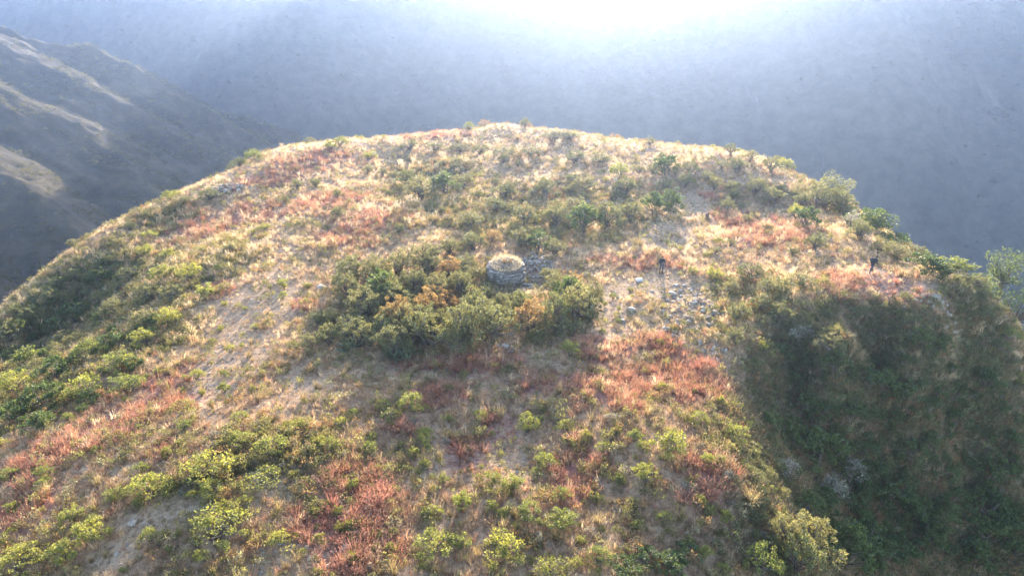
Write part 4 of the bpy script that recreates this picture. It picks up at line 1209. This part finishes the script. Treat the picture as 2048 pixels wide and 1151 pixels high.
def face_parts(root, hx, hy, hz_, ry, rx=0.0):
    """hair cap, eyes, mouth and ears, set on the head"""
    h = bpy.data.objects.new('face_frame', None)
    rot = Euler((rx, 0, ry)).to_matrix()

    def put(nm, verts, faces, mat):
        vv = np.array([tuple(rot @ Vector(v)) for v in verts]) + np.array([hx, hy, hz_])
        ff = np.array(faces)
        return link(nm, mesh_np(nm, vv, ff, np.full(len(ff), ff.shape[1]), (mat,), smooth=True), root)
    V, F = [], []
    n1, n2 = 12, 6
    for i in range(n2):
        t = i / (n2 - 1) * 1.75
        for k in range(n1):
            a = 2 * math.pi * k / n1
            front = max(0.0, -math.sin(a))
            tt = t * (1 - 0.38 * front)
            V.append((0.092 * math.sin(tt) * math.cos(a), 0.112 * math.sin(tt) * math.sin(a), 0.128 * math.cos(tt)))
    for i in range(n2 - 1):
        for k in range(n1):
            F.append((i * n1 + k, i * n1 + (k + 1) % n1, (i + 1) * n1 + (k + 1) % n1, (i + 1) * n1 + k))
    put('hair', V, F, M_HAIR)

    def box(c, s):
        V = [(c[0] + a * s[0], c[1] + b * s[1], c[2] + d * s[2]) for a in (-1, 1) for b in (-1, 1) for d in (-1, 1)]
        return V, [(0, 1, 3, 2), (4, 6, 7, 5), (0, 4, 5, 1), (2, 3, 7, 6), (0, 2, 6, 4), (1, 5, 7, 3)]
    for sx in (-1, 1):
        put('eye', *box((sx * 0.034, -0.088, 0.0), (0.013, 0.006, 0.006)), M_HAIR)
        put('ear', *box((sx * 0.082, 0.0, -0.01), (0.008, 0.018, 0.03)), M_SKIN)
    put('mouth', *box((0, -0.086, -0.058), (0.024, 0.005, 0.005)), M_BOOT)
    bpy.data.objects.remove(h)


def place_person(me, px, py, yaw, label):
    q = hit(px, py)[0]
    root = link('person', me, None, (q[0], q[1], q[2] - 0.02), (0, 0, yaw), 1.06)
    return tag(root, label, 'person', 'people on the hill')


# the pilot, standing and facing the camera (local -Y), forearms raised round a controller
J = {'pelvis': ((0, 0, 0.95), (0.165, 0.125)), 'waist': ((0, 0.005, 1.1), (0.155, 0.12)), 'chest': ((0, 0.01, 1.34), (0.19, 0.135)), 'neck': ((0, 0.0, 1.5), 0.062), 'jaw': ((0, -0.035, 1.575), 0.068), 'skull': ((0, -0.01, 1.655), (0.085, 0.1)),
     'crown_top': ((0, 0.0, 1.715), 0.06), 'nose': ((0, -0.115, 1.612), 0.014)}
for s, x in (('L', 1), ('R', -1)):
    J['sh' + s] = ((x * 0.2, 0.01, 1.42), 0.075); J['el' + s] = ((x * 0.3, -0.02, 1.13), 0.058); J['wr' + s] = ((x * 0.12, -0.27, 1.13), 0.036); J['palm' + s] = ((x * 0.095, -0.33, 1.14), (0.042, 0.026))
    J['hip' + s] = ((x * 0.1, 0, 0.88), 0.105); J['kn' + s] = ((x * 0.13, -0.02, 0.49), 0.072); J['an' + s] = ((x * 0.15, 0.02, 0.09), 0.048); J['toe' + s] = ((x * 0.175, -0.14, 0.045), 0.04)
    hand(J, s, J['palm' + s][0], (-x * 0.35, -0.93, 0), (x, 0, 0), (0, 0, 1))


def dress1(c):
    if c.z < 0.13: return 3
    if c.z < 0.93: return 1
    if c.z > 1.515 or (c.y < -0.285 and c.z < 1.3): return 2
    return 0


p1 = place_person(body_mesh(J, limb_bones(), (M_JACKET, M_TROUSER, M_SKIN, M_BOOT), dress1), 1322, 547, 0.12, 'person in black jacket and grey trousers standing with a hand-held controller')
face_parts(p1, 0, -0.015, 1.645, 0)


def box_mesh(name, s, mat, bev=0.0):
    V = [(a * s[0], b * s[1], c * s[2]) for a in (-1, 1) for b in (-1, 1) for c in (-1, 1)]
    F = [(0, 1, 3, 2), (4, 6, 7, 5), (0, 4, 5, 1), (2, 3, 7, 6), (0, 2, 6, 4), (1, 5, 7, 3)]
    me = mesh_np(name, np.array(V), np.array(F), np.full(6, 4), (mat,))
    if bev:
        import bmesh
        bm = bmesh.new(); bm.from_mesh(me)
        bmesh.ops.bevel(bm, geom=bm.edges[:], offset=bev, segments=2, affect='EDGES')
        bm.to_mesh(me); bm.free()
    return me


rc = link('remote_controller', None, None, tuple(p1.matrix_basis @ Vector((0, -0.37, 1.15))), (0.5, 0, 0.12)); rc.empty_display_size = 0.1
link('body', box_mesh('controller_body', (0.085, 0.05, 0.022), M_GREYP, 0.012), rc)
link('screen', box_mesh('controller_screen', (0.07, 0.004, 0.045), M_SCREEN, 0.003), rc, (0, -0.045, 0.05), (-0.5, 0, 0))
for sx in (-1, 1):
    link('antenna', box_mesh('controller_antenna', (0.012, 0.006, 0.05), M_GREYP, 0.004), rc, (sx * 0.05, -0.06, 0.02), (0.9, 0, 0))
    link('joystick', box_mesh('controller_joystick', (0.006, 0.006, 0.012), M_JACKET, 0.003), rc, (sx * 0.045, 0.015, 0.032))
tag(rc, 'small grey remote controller held by the standing person', 'controller')

# the walker, bent forward under a pack, striding to the right and away
J = {'pelvis': ((0, 0.06, 0.93), (0.165, 0.13)), 'waist': ((0, -0.01, 1.06), (0.155, 0.125)), 'chest': ((0, -0.17, 1.26), (0.19, 0.14)), 'neck': ((0, -0.27, 1.40), 0.062), 'jaw': ((0, -0.345, 1.45), 0.068), 'skull': ((0, -0.35, 1.53), (0.085, 0.1)),
     'crown_top': ((0, -0.35, 1.59), 0.06), 'nose': ((0, -0.45, 1.475), 0.014)}
for s, x in (('L', 1), ('R', -1)):
    st = 1 if s == 'L' else -1
    J['sh' + s] = ((x * 0.2, -0.2, 1.33), 0.075); J['el' + s] = ((x * 0.29, -0.2 - 0.1 * st, 1.06), 0.058); J['wr' + s] = ((x * 0.26, -0.36 - 0.12 * st, 0.93), 0.036); J['palm' + s] = ((x * 0.25, -0.42 - 0.12 * st, 0.90), (0.042, 0.026))
    J['hip' + s] = ((x * 0.1, 0.04, 0.86), 0.108); J['kn' + s] = ((x * 0.11, 0.04 - 0.22 * st, 0.50 + (0.03 if st > 0 else -0.02)), 0.075); J['an' + s] = ((x * 0.11, 0.06 - 0.26 * st, 0.10 if st > 0 else 0.15), 0.05)
    J['toe' + s] = ((x * 0.12, 0.06 - 0.26 * st - 0.15, 0.045 if st > 0 else 0.05), 0.04)
    hand(J, s, J['palm' + s][0], (0, -0.85, -0.5), (x, 0, 0), (0, -0.5, 0.85))


def dress2(c):
    if c.z < 0.13: return 3
    if c.z < 0.90 and abs(c.x) < 0.215: return 1
    if (c.z > 1.415 and c.y < -0.24) or (c.z < 0.945 and abs(c.x) > 0.2 and c.y < -0.2): return 2
    return 0


YAW2 = 1.95
p2 = place_person(body_mesh(J, limb_bones(), (M_JACKET, M_TROUSER2, M_SKIN, M_BOOT), dress2), 1742, 547, YAW2, 'person in black clothes walking bent forward under a dark backpack')
face_parts(p2, 0, -0.355, 1.52, 0, 0.15)
bp = link('backpack', None, None, tuple(p2.matrix_basis @ Vector((0, 0.13, 1.2))), (-0.62, 0, YAW2)); bp.empty_display_size = 0.1
link('sack', box_mesh('pack_sack', (0.17, 0.12, 0.27), M_PACK, 0.07), bp)
link('lid', box_mesh('pack_lid', (0.165, 0.125, 0.06), M_PACK, 0.04), bp, (0, 0, 0.27))
link('front_pocket', box_mesh('pack_pocket', (0.12, 0.04, 0.12), M_PACK, 0.03), bp, (0, 0.135, -0.08))
for sx in (-1, 1):
    link('strap', box_mesh('pack_strap', (0.025, 0.012, 0.2), M_JACKET, 0.008), bp, (sx * 0.13, -0.14, 0.05))
tag(bp, 'dark navy backpack worn by the walking person', 'backpack')

# the white case on the ground
q = hit(1278, 562)[0]
wc = link('white_box', None, None, (q[0], q[1], q[2] + 0.10), (0.0, 0.05, 0.35)); wc.empty_display_size = 0.1
link('lower_shell', box_mesh('case_lower', (0.30, 0.2, 0.07), M_WHITE, 0.02), wc)
link('lid', box_mesh('case_lid', (0.302, 0.202, 0.05), M_WHITE, 0.02), wc, (0, 0, 0.125))
link('handle', box_mesh('case_handle', (0.07, 0.015, 0.012), M_GREYP, 0.006), wc, (0, -0.225, 0.06))
for sx in (-1, 1):
    link('latch', box_mesh('case_latch', (0.02, 0.008, 0.03), M_GREYP, 0.004), wc, (sx * 0.18, -0.208, 0.07))
tag(wc, 'small white case lying on dry grass beside the standing person', 'case')

# a broken stump by the bare trail
q = hit(1413, 438)[0]
sv_, sf = tubes([(np.array([(0, 0, -0.1), (0.01, 0, 0.2), (0.03, 0.01, 0.45), (0.02, 0.0, 0.62)]), 0.24, 0.19), (np.array([(0.1, 0, 0.4), (0.2, 0.05, 0.62), (0.22, 0.05, 0.78)]), 0.09, 0.05)], 8)
me = mesh_np('stump', sv_, sf, np.full(len(sf), 4), (solid('stump_wood', (0.06, 0.035, 0.028), (0.13, 0.075, 0.06), 5.0),), smooth=True)
tag(link('tree_stump', me, None, (q[0], q[1], q[2])), 'small dark broken stump beside the bare trail on the upper plateau', 'stump')

# ------------------------------------------------------------------ labels for the plants: what sets each apart is its place
ORD = ['first', 'second', 'third', 'fourth', 'fifth', 'sixth', 'seventh', 'eighth', 'ninth', 'tenth', 'eleventh', 'twelfth', 'thirteenth', 'fourteenth', 'fifteenth', 'sixteenth', 'seventeenth', 'eighteenth', 'nineteenth', 'twentieth'] + ['twenty-' + w for w in ('first', 'second', 'third', 'fourth', 'fifth', 'sixth', 'seventh', 'eighth', 'ninth')]
ROWS = [(345, 'on the crest'), (420, 'behind the stone tower'), (500, 'on the upper plateau'), (580, 'level with the tower'), (660, 'below the tower'), (740, 'above the red slope'), (820, 'on the middle slope'), (900, 'on the near slope'), (980, 'on the lower slope'), (1070, 'above the bottom edge'), (9999, 'along the bottom edge')]
COLS = [(170, 'far left'), (340, 'mid left'), (510, 'left'), (680, 'inner left'), (850, 'left of centre'), (1020, 'just left of centre'), (1190, 'just right of centre'), (1360, 'right of centre'), (1530, 'inner right'), (1700, 'right'), (1870, 'mid right'), (99999, 'far right')]
# past about 300 of a kind only the ones that show largest stay
for kd in KINDS:
    mine = sorted((e for e in PLANTS if e[1] == kd), key=lambda e: -e[2] / np.linalg.norm(e[3]))
    for e in mine[300:]:
        for ch in list(e[0].children):
            bpy.data.objects.remove(ch, do_unlink=True)
        bpy.data.objects.remove(e[0], do_unlink=True)
    drop = {id(e) for e in mine[300:]}
    PLANTS = [e for e in PLANTS if id(e) not in drop]
cells = {}
for o, kind, h, q in PLANTS:
    s = pix(q)
    r = next(i for i, (v, _) in enumerate(ROWS) if s[1] < v); c = next(i for i, (v, _) in enumerate(COLS) if s[0] < v)
    cells.setdefault((kind, r, c), []).append((s[0], o, h))
for (kind, r, c), lst in cells.items():
    lst.sort(key=lambda e: e[0])
    nm, meshes, txt, cat, grp, wd = KINDS[kind]
    where = '%s, %s' % (ROWS[r][1], COLS[c][1])
    for i, (_, o, h) in enumerate(lst):
        if len(lst) == 1:
            lb = 'single %s %s' % (txt, where)
        else:
            lb = '%s, %s %s' % (txt, 'leftmost' if i == 0 else 'rightmost' if i == len(lst) - 1 else ORD[min(i, 28)] + ' from left', where)
        tag(o, lb, cat, grp)
print('plants', len(PLANTS), {k: sum(1 for e in PLANTS if e[1] == k) for k in KINDS})

# ------------------------------------------------------------------ haze
hm, n, l = new_mat('haze_air')
pv = n.new('ShaderNodeVolumePrincipled')
pv.inputs['Color'].default_value = rgba(HAZE_COLOR)
pv.inputs['Density'].default_value = HAZE_DENSITY
pv.inputs['Anisotropy'].default_value = HAZE_G
ou = n.new('ShaderNodeOutputMaterial'); l.new(pv.outputs[0], ou.inputs['Volume'])
top = max(float(mountain_z(MXX, MYY).max()), float(ridge_z(RXX, RYY).max()), 5.0) + 6
hb = box_mesh('haze', (1640, 1180, (top + 352) / 2), hm)
tag(link('haze', hb, None, (0, 650, (top - 352) / 2)), 'pale sunlit haze filling the valley', None, None, 'stuff')
print('haze top', top)
